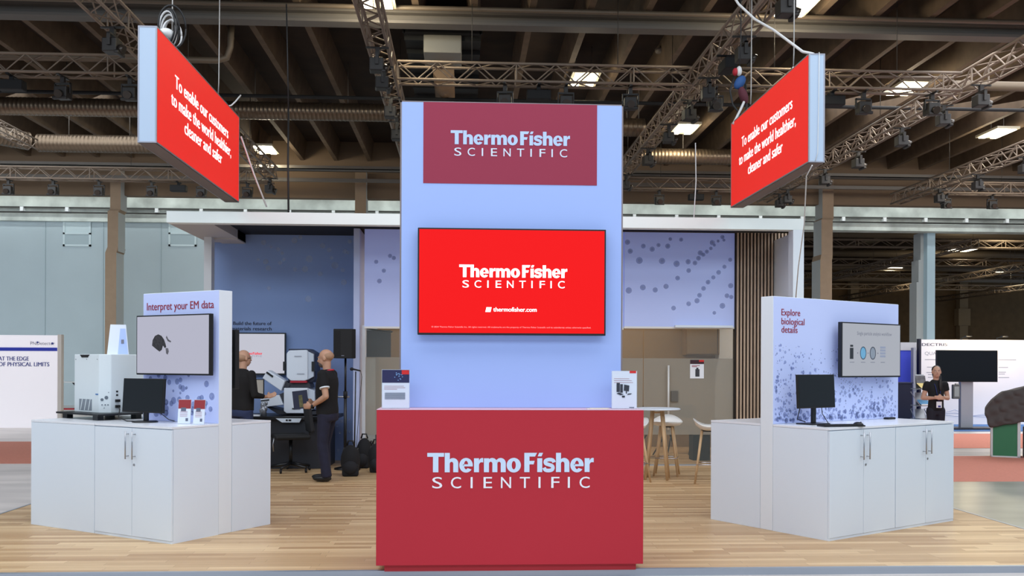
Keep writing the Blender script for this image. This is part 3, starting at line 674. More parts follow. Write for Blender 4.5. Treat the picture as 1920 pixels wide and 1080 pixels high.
# ---- tower
TY = 7.30
a = PY(749.5, 500, TY); b = PY(1167.5, 500, TY); tz = PY(958, 192.5, TY).z; TW = b.x - a.x; TM = (a.x + b.x) / 2
tw = thing('display_tower', 'tall pale blue display tower with company logo panel, behind the red counter', 'display tower', (TM, TY, 0)); h = TW / 2
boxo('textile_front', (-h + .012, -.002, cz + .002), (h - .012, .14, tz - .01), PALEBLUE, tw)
k = MB(); k.box((-h, 0, cz + .002), (-h + .012, .14, tz)); k.box((h - .012, 0, cz + .002), (h, .14, tz)); k.box((-h, 0, tz - .012), (h, .14, tz)); k.build('edge_frame', mat('frame_taupe', (140, 128, 130), .5, .3), tw)
a = PY(793.5, 343.5, TY); b = PY(1119, 343.5, TY)
boxo('logo_banner', (a.x - TM, -.005, a.z), (b.x - TM, -.0022, tz - .008), WINE, tw)
a = PY(845, 270.5, TY); b = PY(1068.5, 270.5, TY)
logo('lettering', b.x - a.x, mat('logo_tinted_blue', (196, 216, 255), .7), mat('logo_tinted_white', (228, 234, 255), .7), tw, (a.x - TM, -.0052, a.z))

# ---- televisions
def tv(name_label, loc, rz, w_, h_, depth, screen, fr=.012, group=None, arm=.03):
    t = thing('wall_television', name_label, 'television', loc, rz, group)
    boxo('casing', (-w_ / 2, -depth, -h_ / 2), (w_ / 2, 0, h_ / 2), BLACK, t, .004)
    boxo('screen', (-w_ / 2 + fr, -depth - .001, -h_ / 2 + fr * 1.3), (w_ / 2 - fr, -depth + .004, h_ / 2 - fr), screen, t)
    boxo('wall_bracket', (-w_ * .2, 0, -h_ * .2), (w_ * .2, arm, h_ * .2), BLACKM, t)
    return t
a = PY(783, 527, 7.21); b = PY(1136, 527, 7.21); zt_ = PY(960, 428.5, 7.21).z; zb_ = PY(960, 628.5, 7.21).z
VM = (a.x + b.x) / 2; VZ = (zt_ + zb_) / 2
t = tv('large television showing a red company screen on the pale blue tower', (VM, 7.27, VZ), 0, b.x - a.x, zt_ - zb_, .06, TVRED)
q = lambda px, py: PY(px, py, 7.209)
SW = mat('screen_white', (255, 255, 255), .4, emit=1.0)
a = q(861, 519.5); b = q(1063.5, 519.5); logo('screen_lettering', b.x - a.x, SW, SW, t, (a.x - VM, -.0612, a.z - VZ))
a = q(925, 584); b = q(1006, 584)
lettering('screen_lettering', [('thermofisher.com', a.x - VM, a.z - VZ, b.x - a.x, .033)], SW, t, (0, -.0612, 0), bold=.03)
a = q(809, 614); b = q(1108, 614)
lettering('screen_lettering', [('\u00a9 2024 Thermo Fisher Scientific Inc. All rights reserved. All trademarks are the property of Thermo Fisher Scientific and its subsidiaries unless otherwise specified.', a.x - VM, a.z - VZ, b.x - a.x, .011)], mat('screen_pink', (240, 150, 150), .4, emit=.7), t, (0, -.0612, 0))
a = q(910, 585); b = q(921, 576)
MB().prism([(a.x - VM, -.0613, a.z - VZ), (b.x - VM - .005, -.0613, a.z - VZ), (b.x - VM + .003, -.0613, b.z - VZ), (a.x - VM + .008, -.0613, b.z - VZ)], (0, -.001, 0)).build('screen_flag', SW, t)

# ---- items on the counter
def leaflet_stand(loc, rz, w_, h_, tilt, label, header, lines, ink, group=None, pic=None, inkm=None):
    t = thing('leaflet_stand', label, 'leaflet stand', loc, rz, group)
    R = Matrix.Rotation(-tilt, 4, 'X')
    k = MB(); k.box((-w_ / 2 - .004, .0, 0), (w_ / 2 + .004, .003, h_), R); k.box((-w_ / 2 - .004, -.02, 0), (w_ / 2 + .004, .05, .003)); k.build('acrylic_holder', ACRYL, t)
    p = MB(); p.box((-w_ / 2, -.002, .004), (w_ / 2, 0, h_ - .002), R); p.build('sheet', mat('paper_bluish', (224, 232, 246), .6), t)
    if header: p = MB(); p.box((-w_ / 2, -.003, h_ * header[0]), (w_ / 2, -.002, h_ * header[1]), R); p.build('header_band', header[2], t)
    p = MB()
    for z, x0, x1 in lines: p.box((-w_ / 2 + x0 * w_, -.003, h_ * z), (-w_ / 2 + x1 * w_, -.002, h_ * z + .0022), R)
    p.build('printed_lines', inkm or REDTXT, t)
    p = MB()
    for z0, z1, x0, x1 in ink: p.box((-w_ / 2 + x0 * w_, -.004, h_ * z0), (-w_ / 2 + x1 * w_, -.002, h_ * z1), R)
    p.build('printed_picture', mat('ink_grey', (96, 104, 124), .6), t)
    return t
CT = cz
p = PY(742, 767, 7.14)
t = leaflet_stand((p.x, 7.13, CT), .06, .205, .297, 0, 'leaflet with dark blue header standing on the counter end near the men', (.66, .99, mat('header_navy', (34, 36, 82), .6)), [(.57, .08, .8), (.53, .08, .85), (.49, .08, .55)], [(.24 + i * .022, .25 + i * .022, .1, .85) for i in range(8)])
p_ = MB(); p_.box((.045, -.004, .26), (.1, -.003, .292)); p_.build('red_corner', mat('poster_red', (215, 40, 40), .7), t); p_ = MB()
for i in range(14): a_ = random.uniform(-.02, .05); z_ = random.uniform(.21, .27); p_.box((a_, -.0045, z_), (a_ + .008, -.003, z_ + .006))
p_.build('printed_sparkle', mat('ink_cyan', (120, 160, 210), .6), t)
p = PY(1170, 767, 7.14)
t = leaflet_stand((p.x, 7.13, CT), -.05, .19, .293, 0, 'white leaflet with a small equipment picture on the counter end near the stools', None, [(.79, .08, .7), (.74, .08, .8), (.69, .08, .85)], [(.03, .05, .7, .9)])
p_ = MB(); p_.box((.04, -.004, .275), (.09, -.003, .293)); p_.build('red_corner', mat('poster_red', (215, 40, 40), .7), t)
k = MB(); k.box((-.06, -.005, .13), (-.035, -.003, .2)); k.box((-.032, -.005, .125), (-.012, -.003, .19)); k.prism([(-.005, -.005, .14), (.035, -.005, .135), (.038, -.005, .18), (-.002, -.005, .188)], (0, .002, 0)); k.box((.012, -.005, .118), (.02, -.003, .136)); k.prism([(-.06, -.005, .118), (-.03, -.005, .105), (-.005, -.005, .112), (-.04, -.005, .126)], (0, .002, 0)); k.prism([(.02, -.005, .108), (.05, -.005, .112), (.058, -.005, .12), (.03, -.005, .118)], (0, .002, 0)); k.box((-.018, -.005, .088), (.004, -.003, .102)); k.build('printed_equipment', mat('ink_dark', (50, 54, 66), .6), t)
p = PY(1120, 767, 7.1)
tag(MB().box((-.08, 0, 0), (.08, .1, .004)).box((-.06, .01, .004), (.09, .09, .007)).build('paper_sheets', mat('paper_cream', (226, 214, 200), .8), loc=(p.x, 7.06, CT)), 'few cream paper sheets lying on the counter', 'papers')

# ---- side display stands
def stand_frame(o, ang):
    e1 = Vector((math.cos(ang), math.sin(ang), 0)); e2 = Vector((-math.sin(ang), math.cos(ang), 0))
    return lambda x, y, z=0: Vector((o.x, o.y, 0)) + e1 * x + e2 * y + UP * z
def handle(mb_parent, x, z0, z1):
    k = MB(); k.cyl((x, -.035, z0), (x, -.035, z1), .006, seg=10); k.cyl((x, -.035, z0 + .025), (x, 0, z0 + .025), .004, seg=8); k.cyl((x, -.035, z1 - .025), (x, 0, z1 - .025), .004, seg=8)
    return k.build('handle', STEEL, mb_parent)
def cabinet(fr, ang, x0, x1, y0, y1, H, label, doors=None, group=None, name='storage_cabinet'):
    t = thing(name, label, 'cabinet', fr(x0, y0), ang, group); w_ = x1 - x0; d_ = y1 - y0
    if doors:
        boxo('body', (.001, .02, .0), (w_ - .001, d_, H - .022), WHITE, t)
        boxo('plinth', (.0, .004, .0), (w_, .02, .022), WHITE, t)
        for i in (0, 1):
            a_ = .003 + i * w_ / 2; b_ = w_ / 2 - .0015 + i * (w_ / 2 - .0015)
            dr = boxo('door', (a_, 0, .024), (b_, .018, H - .028), WHITE, t, .001)
            hx_ = w_ / 2 + (-.045 if i == 0 else .045); handle(dr, hx_, H - .30, H - .055)
        MB().cyl((w_ / 2 + .03, -.004, H - .35), (w_ / 2 + .03, .002, H - .35), .011, seg=14).build('lock', STEEL, t)
    else:
        boxo('body', (.001, .001, 0), (w_ - .001, d_, H - .022), WHITE, t, .002)
    boxo('top_panel', (0, 0, H - .02), (w_, d_, H), TOPW, t, .001)
    return t
def soft_print(t, x0, x1, z0, z1, y, seed, dens):
    rnd = random.Random(seed); ks = [MB() for _ in range(3)]
    for i in range(dens):
        f = rnd.random() ** 2.0; x = x0 + .03 + (x1 - x0 - .06) * (rnd.random() ** (1.6 if f > .35 else 1.05)); z = z0 + .03 + f * (z1 - z0)
        r = rnd.choice((.006, .007, .009, .011, .015, .022)) * (1.15 - .5 * f); q = i % 3
        clipped_discs(ks[q], [(x, z, r)], y - .0006 * q, .0004)
    for j in range(3):
        for i in range(26):
            u_ = i / 26; x = x0 + .75 + j * .22 + u_ * .9; z = z0 + .5 - j * .08 - u_ * .42 + .05 * math.sin(u_ * 4 + j)
            if x < x1 - .03 and z > z0 + .02: clipped_discs(ks[j], [(x, z, .0065)], y - .0006 * j, .0004)
    for q, (k, cc, cl_) in enumerate(zip(ks, ((120, 138, 190), (104, 122, 174), (140, 154, 200)), (.8, .84, .74))): k.build('printed_dots', film_mat('soft_%d_%d' % (seed, q), cc, cl_, .9), t)
def face_print(t, x0, x1, z0, z1, y, seed, dens):
    rnd = random.Random(seed); k = MB(); kk = MB(); q = 0
    for i in range(dens):
        x = rnd.uniform(x0 + .05, x1 - .05); f = rnd.random() ** 1.6; z = z0 + .04 + f * (z1 - z0)
        r = rnd.uniform(.014, .036) * (1.1 - .4 * f)
        (clipped_discs(k, [(x, z, r)], y - .0002 * q, .0008) if True else 0); q = (q + 1) % 5
        clipped_discs(kk, [(x, z, r * .45)], y - .003 - .0001 * q, .0006)
    k.build('printed_dots', film_mat('dots_%d' % seed, (116, 134, 186), .76, .8), t); kk.build('dot_centres', film_mat('dotc_%d' % seed, (170, 184, 226), .5, .8), t)
# left stand
H1 = 1.005
Bc = Vector((-2.912, 7.994)); e1c = Vector((.869, -.495)); A_ = Bc - e1c * 1.962
LA = math.atan2(-.495, .869) - YAW; LF = stand_frame(cam2w(A_.x, A_.y), LA)
cabinet(LF, LA, 0, .94, 0, 1.18, H1, 'plain white cabinet block carrying the benchtop instrument')
cabinet(LF, LA, .944, 1.962, 0, .523, H1, 'white double-door cabinet under the desktop monitor and two small leaflets', True)
cabinet(LF, LA, .944, 1.962, .686, 1.18, H1, 'white cabinet behind the tall panel that reads Interpret your EM data')
pt = thing('display_stand', 'thick upright panel reading Interpret your EM data, rising from white cabinets', 'display panel', LF(.942, .523), LA)
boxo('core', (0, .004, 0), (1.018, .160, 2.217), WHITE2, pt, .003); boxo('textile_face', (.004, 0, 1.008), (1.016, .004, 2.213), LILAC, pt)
face_print(pt, 0, 1.0, 1.04, 1.55, -.0005, 3, 70)
lettering('lettering', [('Interpret your EM data', .055, 2.055, .9, .072)], REDTXT, pt, (0, -.001, 0), bold=.02)
LM = LF(.942 + .51, .523 - .06, 1.71)
SEMIMG = mat('screen_grey_violet', (60, 60, 66), .3, emit=.72, ecol=(200, 200, 218))
t = tv('television showing a grey microscope image beside Interpret your EM data', LF(.942 + .497, .523 - .035, 1.722), LA, .985, .56, .045, SEMIMG)
k = MB(); k.prism([(x, -.047, z) for x, z in ((-.27, -.005), (-.262, .045), (-.23, .085), (-.185, .1), (-.14, .085), (-.105, .05), (-.085, .01), (-.075, -.02), (-.095, -.03), (-.12, -.005), (-.135, -.045), (-.165, -.062), (-.2, -.045), (-.235, -.025))], (0, -.0006, 0))
k.build('screen_specimen', mat('specimen_dark', (50, 48, 52), .7, noise=.6, nscale=45), t)
k = MB(); k.prism([(-.085, -.047, -.03), (-.05, -.047, -.03), (-.04, -.047, -.06), (-.055, -.047, -.09), (-.075, -.047, -.08)], (0, -.0007, 0)); k.prism([(-.08, -.047, .07), (-.07, -.047, .085), (-.045, -.047, .05), (-.01, -.047, .035), (-.015, -.047, .022), (-.055, -.047, .035)], (0, -.0007, 0))
k.build('screen_fragment', mat('specimen_grey', (96, 94, 100), .7, noise=.5, nscale=50), t)
t = tv('edge-on black television on the rear of the Interpret panel', LF(.942 + .54, .686 + .035, 1.59), LA + math.pi, .96, .55, .05, SCRN)
# right stand
H2 = 1.0
Bc = Vector((2.812, 8.254)); e1c = Vector((.823, .568))
RA = math.atan2(.568, .823) - YAW; RF = stand_frame(cam2w(Bc.x, Bc.y), RA)
cabinet(RF, RA, 0, .988, 0, .628, H2, 'white double-door cabinet with the monitor and keyboard on top', True)
cabinet(RF, RA, .992, 1.983, 0, .628, H2, 'white double-door cabinet with the phone, nearest the standing woman', True)
cabinet(RF, RA, 0, .988, .781, 1.413, H2, 'white cabinet behind the biological details panel, near the stools')
cabinet(RF, RA, .992, 1.983, .781, 1.413, H2, 'hidden white cabinet behind the biological details panel, far half')
pt = thing('display_stand', 'wide upright panel reading Explore biological details, rising from white cabinets', 'display panel', RF(0, .628), RA)
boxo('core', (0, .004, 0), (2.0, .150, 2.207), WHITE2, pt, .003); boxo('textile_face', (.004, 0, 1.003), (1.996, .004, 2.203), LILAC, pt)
soft_print(pt, 0, 1.98, 1.0, 1.72, -.0005, 5, 760)
def on_face(px, py):      # where the panel face meets the sight line of that spot
    r = ray(px, py); o = RF(0, .628); n = RF(0, 1) - RF(0, 0); d = (o - EYE).dot(n) / r.dot(n); w_ = EYE + r * d
    e = RF(1, 0) - RF(0, 0); return (w_ - o).dot(e), w_.z
a = on_face(1465, 591); b = on_face(1500, 591); c = on_face(1465, 608); d = on_face(1508, 608); e = on_face(1465, 623.5); f = on_face(1495, 623.5)
lettering('lettering', [('Explore', a[0], a[1], b[0] - a[0], .062), ('biological', c[0], c[1], d[0] - c[0], .062), ('details', e[0], e[1], f[0] - e[0], .062)], REDTXT, pt, (0, -.001, 0), bold=.02)
SLIDE = mat('screen_slide', (64, 64, 68), .3, emit=.62, ecol=(198, 202, 212))
t = tv('television showing a workflow slide beside Explore biological details', RF(1.36, .628 - .075, 1.712), RA, .985, .548, .045, SLIDE, arm=.07)
lettering('screen_lettering', [('Single particle analysis workflow', -.25, .15, .58, .035)], GREYTXT, t, (0, -.046, 0))
for x, cc, nm in ((-.33, (48, 52, 58), 'vial'), (-.15, (120, 180, 215), 'disc'), (.01, (150, 158, 170), 'grid'), (.18, (160, 166, 186), 'layers')):
    k = MB()
    if nm == 'vial': k.box((x - .035, -.048, -.09), (x + .02, -.046, .02)); k.box((x - .03, -.048, .03), (x + .015, -.046, .05))
    elif nm == 'layers': [k.box((x - .045, -.048, -.07 + i * .03), (x + .045, -.046, -.05 + i * .03)) for i in range(4)]
    else: k.prism([(x + .05 * math.cos(i * math.pi / 12), -.046, -.03 + .065 * math.sin(i * math.pi / 12)) for i in range(24)], (0, -.001, 0))
    k.build('screen_' + nm, mat('icon_' + nm, cc, .5), t)
    if nm in ('disc', 'grid'):
        k = MB(); k.band([(x + .05 * math.cos(i * math.pi / 12), -.0475, -.03 + .065 * math.sin(i * math.pi / 12)) for i in range(25)], [(x + .044 * math.cos(i * math.pi / 12), -.0475, -.03 + .058 * math.sin(i * math.pi / 12)) for i in range(25)], (0, -.001, 0)); k.build('screen_ring', DARKTXT, t)
k = MB(); [k.box((x - .035, -.048, -.125), (x + .035, -.046, -.12)) for x in (-.33, -.15, .01, .18)]; [k.box((x, -.048, -.035), (x + .012, -.046, -.025)) for x in (-.245, -.075, .09)]; k.build('screen_marks', GREYTXT, t)

# ---- hanging signs
def hanging_sign(near, far, thick_px, side, label, lines):
    """near/far: (px, top py, bottom py) of the lit face's two vertical edges; side +1: face looks to +X"""
    d0 = 1.2 * F / (near[2] - near[1]); n_ = P(near[0], near[1], d0); X = n_.x
    f_ = PX(far[0], far[1], X); top = n_.z; bot = PX(near[0], near[2], X).z; Y0, Y1 = n_.y, f_.y; T_ = thick_px * d0 / F
    t = thing('hanging_sign', label, 'hanging sign', (X - side * T_ / 2, (Y0 + Y1) / 2, bot)); L_ = (Y1 - Y0) / 2; H_ = top - bot
    boxo('casing', (-T_ / 2 + .004, -L_, 0), (T_ / 2 - .004, L_, H_), mat('sign_casing', (176, 194, 216), .5), t)
    boxo('lit_face', (side * (T_ / 2 - .004) if side > 0 else -T_ / 2, -L_ + .012, .012), (T_ / 2 if side > 0 else -T_ / 2 + .004, L_ - .012, H_ - .012), SIGNRED, t)
    k = MB()
    for z0, z1 in ((0, .014), (H_ - .014, H_)): k.box((-T_ / 2 - .003, -L_ - .003, z0), (T_ / 2 + .003, L_ + .003, z1))
    for y0, y1 in ((-L_ - .003, -L_ + .012), (L_ - .012, L_ + .003)): k.box((-T_ / 2 - .003, y0, .014), (-T_ / 2 + .012, y1, H_ - .014)); k.box((T_ / 2 - .012, y0, .014), (T_ / 2 + .003, y1, H_ - .014))
    k.build('edge_frame', mat('sign_edge', (150, 150, 160), .4, .6), t)
    boxo('bottom_panel', (-T_ / 2 + .01, -L_ + .01, -.002), (T_ / 2 - .01, L_ - .01, 0), mat('sign_underside', (120, 108, 104), .8), t)
    ls = []
    for s_, p0, p1, py, cap in lines:
        q0 = PX(p0, py[0], X); q1 = PX(p1, py[1], X); zc = q0.z
        a_ = (q0.y - t.location.y) * side; ls.append((s_, a_, zc - bot - cap / 2, abs(q1.y - q0.y), cap))
    lettering('lettering', ls, SIGNW, t, (side * (T_ / 2 + .001), 0, 0), (0, side, 0), bold=.045)
    return t, X, Y0, Y1, top, T_
LSG = hanging_sign((294, 48.6, 268.4), (448.5, 207, 369.5), 34, 1, 'long red hanging lightbox sign with cable coil on top, over the Interpret stand',
    (('To enable our customers', 328, 428.5, (152, 0), .145), ('to make the world healthier,', 321, 434, (182, 0), .145), ('cleaner and safer', 346, 417, (238, 0), .145)))
RSG = hanging_sign((1517, 100, 303.7), (1371, 236.4, 391.5), 30, -1, 'long red hanging lightbox sign with a white cord, over the Explore stand',
    (('To enable our customers', 1391, 1486.5, (267, 0), .14), ('to make the world healthier,', 1386, 1493, (301, 0), .14), ('cleaner and safer', 1403, 1468.5, (317.5, 0), .14)))
CABLE = mat('white_cable', (214, 214, 214), .5); CORD = mat('black_cable', (22, 22, 24), .6); ROPE = mat('steel_rope', (150, 148, 146), .4, .5)
def cable(pts, r, m_, label, name='suspension_cable', cat='cable'): return tag(MB().tube(pts, r, seg=8).build(name, m_), label, cat)
for (t, X, Y0, Y1, top, T_), nm, ys in ((LSG, 'first', (.22, .78)), (RSG, 'second', (.25, .8))):
    s_ = 1 if nm == 'first' else -1
    for f_, q_ in zip(ys, ('near', 'far')):
        Y = Y0 + (Y1 - Y0) * f_; xx = X - s_ * T_ / 2
        cable([(xx, Y, top), (xx + .01, Y, top + .25), (xx + .03, Y + .02, 9.0)], .008, ROPE, 'thin steel rope holding the %s end of the %s red sign' % (q_, 'Interpret-side' if nm == 'first' else 'Explore-side'))
        tag(MB().lathe([(.0, 0), (.03, .01), (.035, .05), (.012, .1), (.0, .11)], seg=12).build('rope_clamp', CHROME, loc=(xx, Y, top)), 'small metal rope clamp on the %s end of the %s red sign' % (q_, 'Interpret-side' if nm == 'first' else 'Explore-side'), 'clamp')
# coil of cable on the first sign
t, X, Y0, Y1, top, T_ = LSG
cy = Y0 + .62; cxx = X - T_ / 2; ct_ = thing('cable_coil', 'tangled coil of black and white cable on top of the red sign', 'cable coil', (cxx, cy, top))
rnd = random.Random(4)
for j, (m_, nm) in enumerate(((CORD, 'black_loop'), (CABLE, 'white_loop'))):
    for q in range(4):
        R0 = rnd.uniform(.14, .2) + .04 * (1 - j); tl = rnd.uniform(-.35, .35); k = MB()
        k.tube([(R0 * .55 * math.cos(a) + .01 * q, R0 * 1.3 * math.cos(a) * tl + .03 * q, R0 + .012 + R0 * math.sin(a)) for a in [i * math.pi / 12 for i in range(25)]], .011, seg=7); k.build(nm, m_, ct_)
MB().ell((0, 0, .12), (.09, .12, .07)).build('cable_bundle', CABLE, ct_)
a = LSG[0].location
cable([(X - .08, Y1 - .5, top), (X + .01, Y1 - .48, top + .03), (X + .05, Y1 - .42, top + .1), (X + .09, Y1 - .3, top + .22)], .01, CABLE, 'short white cable end curling up from the Interpret-side red sign')
b0 = P(452, 256, 13.0); b1 = P(500, 388, 13.12); cable([b0, (b0 + b1) / 2 + Vector((0, 0, -.03)), b1], .012, CABLE, 'white cord slanting down from the red sign to the canopy top')
# cord and bundle over the second sign
t, X, Y0, Y1, top, T_ = RSG
pts = [P(x, y, d) for x, y, d in ((1360, -30, 12.5), (1385, 8, 12.2), (1415, 36, 11.8), (1450, 56, 11.3), (1485, 82, 10.8), (1505, 97, 10.5))] + [(X + T_ * .4, Y0 + .05, top + .01)]
cable(pts, .016, CABLE, 'thick white cord sagging from the roof to the second red sign')
pts = [(X + T_ / 2, Y0 + .1, top + .0), (X + T_ * .62, Y0 - .012, top + .01), (X + T_ * .6, Y0 - .012, top - .5), (X + T_ * .55, Y0 - .012, top - 1.1), (X + T_ * .4, Y0 - .012, top - 1.19)]
cable(pts, .004, CABLE, 'thin white cord running down the pale end of the second red sign')
pts = [(X + T_ * .2, Y0 - .012, top - 1.24)] + [P(x, y, d) for x, y, d in ((1512, 330, 10.6), (1508, 420, 11), (1497, 500, 12), (1492, 560, 12.6))]
cable(pts, .007, CABLE, 'thin white cord hanging below the second red sign beside the canopy post')
p = P(1396, 160, 13.2); bt = thing('hoist_bundle', 'colourful blue, red and black hoist bundle hanging above the second sign', 'hoist', (X + T_ / 2, p.y, p.z - .28))
MB().ell((0, 0, .32), (.07, .06, .11), Matrix.Rotation(.6, 4, 'Y')).build('blue_bag', mat('bag_blue', (34, 78, 136), .7), bt)
MB().ell((-.07, -.02, .46), (.04, .05, .055)).build('red_strap', mat('strap_red', (170, 30, 45), .7), bt)
MB().ell((-.02, -.03, .47), (.04, .05, .07)).build('white_strap', CABLE, bt)
MB().ell((.05, 0, .14), (.06, .07, .13), Matrix.Rotation(-.35, 4, 'Y')).build('maroon_bag', mat('bag_maroon', (86, 36, 48), .8), bt)
k = MB(); k.tube([(-.08, 0, .4), (-.14, 0, .2), (-.1, 0, .0), (0, 0, -.12), (.06, 0, -.22)], .014); k.tube([(.08, 0, .3), (.1, 0, 0), (.07, 0, -.25)], .016); k.tube([(0, .02, .5), (.02, .02, .9), (.01, .02, 3.6)], .008); k.build('black_chain', CORD, bt)
k = MB(); k.tube([(.06, -.02, .05), (0, -.03, -.08), (-.06, -.03, -.2), (-.1, -.02, -.28)], .018); k.build('white_tail', CABLE, bt)
b0 = P(843 - 440 + 150, 0, 14.0)
cable([P(1304, 268, 14), P(1305, 340, 14), Vector((PY(1301, 402, 13.16).x, 13.16, BT))], .008, CABLE, 'thin pale cord hanging over the canopy between tower and second sign')
cable([P(541, 205, 13.4), P(540, 300, 13.3), Vector((PY(541, 396, 13.16).x, 13.16, BT))], .014, CORD, 'pair of dark ropes dropping to the canopy between first sign and tower')
cable([P(541, 205, 13.4), P(539, 100, 13.45), P(537, 8, 13.5)], .01, CORD, 'dark rope rising to the girder between first sign and tower')

# ---- equipment on the left stand
def framed(o2, ang): return o2, ang
bp = P(184, 783, 8.8); BA = math.atan2(-.61, .79) - YAW
be1 = Vector((math.cos(BA), math.sin(BA), 0)); be2 = Vector((-math.sin(BA), math.cos(BA), 0))
bo = Vector((bp.x, bp.y, 0)) - be1 * .81
pf = thing('equipment_platform', 'black board on short feet carrying the white benchtop instrument', 'platform', (bo.x, bo.y, H1), BA)
boxo('board', (0, 0, .045), (.81, .62, .062), BLACK, pf, .002)
for i, (x, y) in enumerate(((.12, .06), (.7, .06), (.12, .5), (.7, .45))): boxo('foot', (x - .045, y - .03, 0), (x + .045, y + .03, .045), BLACK, pf)
dv = thing('benchtop_instrument', 'white box-shaped benchtop instrument with vent grille on a black platform', 'instrument', Vector((bo.x, bo.y, H1 + .062)) + be1 * .13 + be2 * .12, BA)
DH = .57; pts = [(0, .0, 0), (.47, 0, 0), (.55, .08, 0), (.55, .42, 0), (0, .42, 0)]
MB().prism(pts, (0, 0, DH)).build('body', mat('instrument_white', (222, 230, 234), .45), dv, bevel=.006)
k = MB()
for i in range(7): k.prism([(.06 + i * .0, -.002, 0), (.0, 0, 0)], (0, 0, 0)) if False else None
k.box((.1, -.002, .02), (.34, .002, .13)); k.build('vent_grille', mat('grille_grey', (134, 142, 152), .6), dv)
k = MB()
for i in range(3): x = .12 + i * .075; k.prism([(x, -.0025, .02), (x + .014, -.0025, .02), (x + .05, -.0025, .13), (x + .036, -.0025, .13)], (0, -.001, 0))
k.build('grille_bar', mat('instrument_white', (222, 230, 234), .45), dv)
k = MB(); k.prism([(.15, .006, DH - .03), (.26, .006, DH - .03), (.295, .006, DH - .004), (.115, .006, DH - .004)], (0, -.012, 0)); k.build('grip_recess', BLACKM, dv)
u = Vector((1, 1, 0)).normalized(); n_ = Vector((1, -1, 0)).normalized()
def on_ch(s_, z, r, name, m_, dep=.006):
    c_ = Vector((.5, 0, 0)) + u * s_; MB().cyl(c_ + UP * z - n_ * .002, c_ + UP * z + n_ * dep, r, seg=12).build(name, m_, dv)
k = MB()
for a_, z_, r_ in ((.03, .08, .006), (.06, .08, .006), (.085, .08, .006), (.03, .13, .014), (.07, .15, .017), (.05, .05, .004), (.09, .2, .004)):
    c_ = Vector((.47, 0, 0)) + u * a_ + UP * z_; k.cyl(c_ - n_ * .001, c_ + n_ * .004, r_, seg=12)
k.build('port', mat('port_grey', (110, 120, 132), .5, .4), dv)
boxo('label_blue', (.41, -.003, .175), (.46, -.001, .187), mat('label_blue', (70, 120, 180), .6), dv)
k = MB()
for z in (.05, .105): k.box((.551, .12, z), (.57, .165, z + .026))
for z in (.165, .2): k.box((.551, .13, z), (.555, .15, z + .016))
k.build('socket', BLACK, dv)
k = MB(); [k.cyl((x, .002, z), (x, -.003, z), .005, seg=8) for x in (.03, .24, .44) for z in (DH - .05,)]; k.build('screw', GREYTXT, dv)
# tent card on the instrument
p = P(221, 664.5, 9.32); tc_ = thing('tent_card', 'white tapering tent card with pale blue side on top of the instrument', 'tent card', (p.x, p.y, H1 + .062 + DH), .30)
k = MB(); k.prism([(-.1, 0, 0), (.1, 0, 0), (.072, .035, .30), (-.072, .035, .30)], (0, .004, 0)); k.prism([(-.1, .1, 0), (.1, .1, 0), (.072, .043, .30), (-.072, .043, .30)], (0, .004, 0)); k.build('card', mat('card_white', (226, 232, 244), .6), tc_)
k = MB(); k.prism([(.0, -.001, 0.004), (.094, -.001, 0.004), (.068, .029, .26), (.02, .029, .26)], (0, -.001, 0)); k.build('blue_panel', mat('card_blue', (178, 198, 246), .6), tc_)
k = MB(); k.prism([(.03, .01, .11), (.055, .01, .11), (.055, .014, .15), (.03, .014, .15)], (0, -.004, 0)); k.build('printed_mark', GREYTXT, tc_)

def monitor(label, loc, ang, w_, h_, z0, group=None, tilt=.06):
    t = thing('desktop_monitor', label, 'monitor', loc, ang, group); R_ = Matrix.Rotation(-tilt, 4, 'X')
    k = MB(); k.box((-w_ / 2, -.012, z0), (w_ / 2, .016, z0 + h_), R_); k.build('casing', BLACKM, t, bevel=.004)
    k = MB(); k.box((-w_ / 2 + .008, -.0135, z0 + .016), (w_ / 2 - .008, -.012, z0 + h_ - .008), R_); k.build('screen', SCRN, t)
    k = MB(); k.box((-.025, .03, .012), (.025, .055, z0 + h_ * .55)); k.box((-.05, .012, z0 + h_ * .35), (.05, .035, z0 + h_ * .6)); k.build('stand_neck', BLACK, t, bevel=.003)
    return t
p = PZ(272, 788, H1 + .01)
mang = math.radians(-27.5) - YAW
mp_ = PZ(267, 792, H1); t = monitor('black desktop monitor on the left white cabinet in front of the instrument', (mp_.x, mp_.y, H1), mang, .53, .315, .09)
MB().lathe([(.115, 0), (.115, .008), (.1, .014), (.02, .016)], c=(0, .03, 0), seg=28).build('round_foot', BLACK, t)
cable([Vector((mp_.x, mp_.y, H1)) + v for v in (Vector((.02, .1, .2)), Vector((.1, .12, .1)), Vector((.2, .12, .02)), Vector((.26, .1, .006)))], .004, CORD, 'black cable running from the left monitor over the cabinet top', 'power_cable')
def dl(x, y, z): return dv.location + be1 * x + be2 * y + UP * z
q = LF(1.08, .24)
cable([dl(.571, .14, .06), dl(.62, .13, .04), dl(.72, .06, -.035), Vector((q.x, q.y, H1 + .01)), LF(1.16, .3, H1 + .008)], .005, CORD, 'black cable drooping from the instrument sockets to the monitor foot', 'power_cable')
dr = mat('leaflet_maroon', (150, 44, 50), .6)
for i, (px, py, lab) in enumerate(((343.5, 795.5, 'small red-topped leaflet near the left monitor, on the white cabinet'), (371, 796.5, 'small red-topped leaflet near the panel edge, on the white cabinet'))):
    p = PZ(px, py, H1); ang = -.12 - .1 * i
    t = leaflet_stand((p.x, p.y + .02, H1), ang, .115 if i == 0 else .105, .225, .12, lab, (.62, .98, dr), [(.3 + j * .05, .15, .75) for j in range(5)], [(.12, .24, .62, .82), (.52, .66, .22, .62)], 'small red-topped leaflets')
    for j in range(6): pass

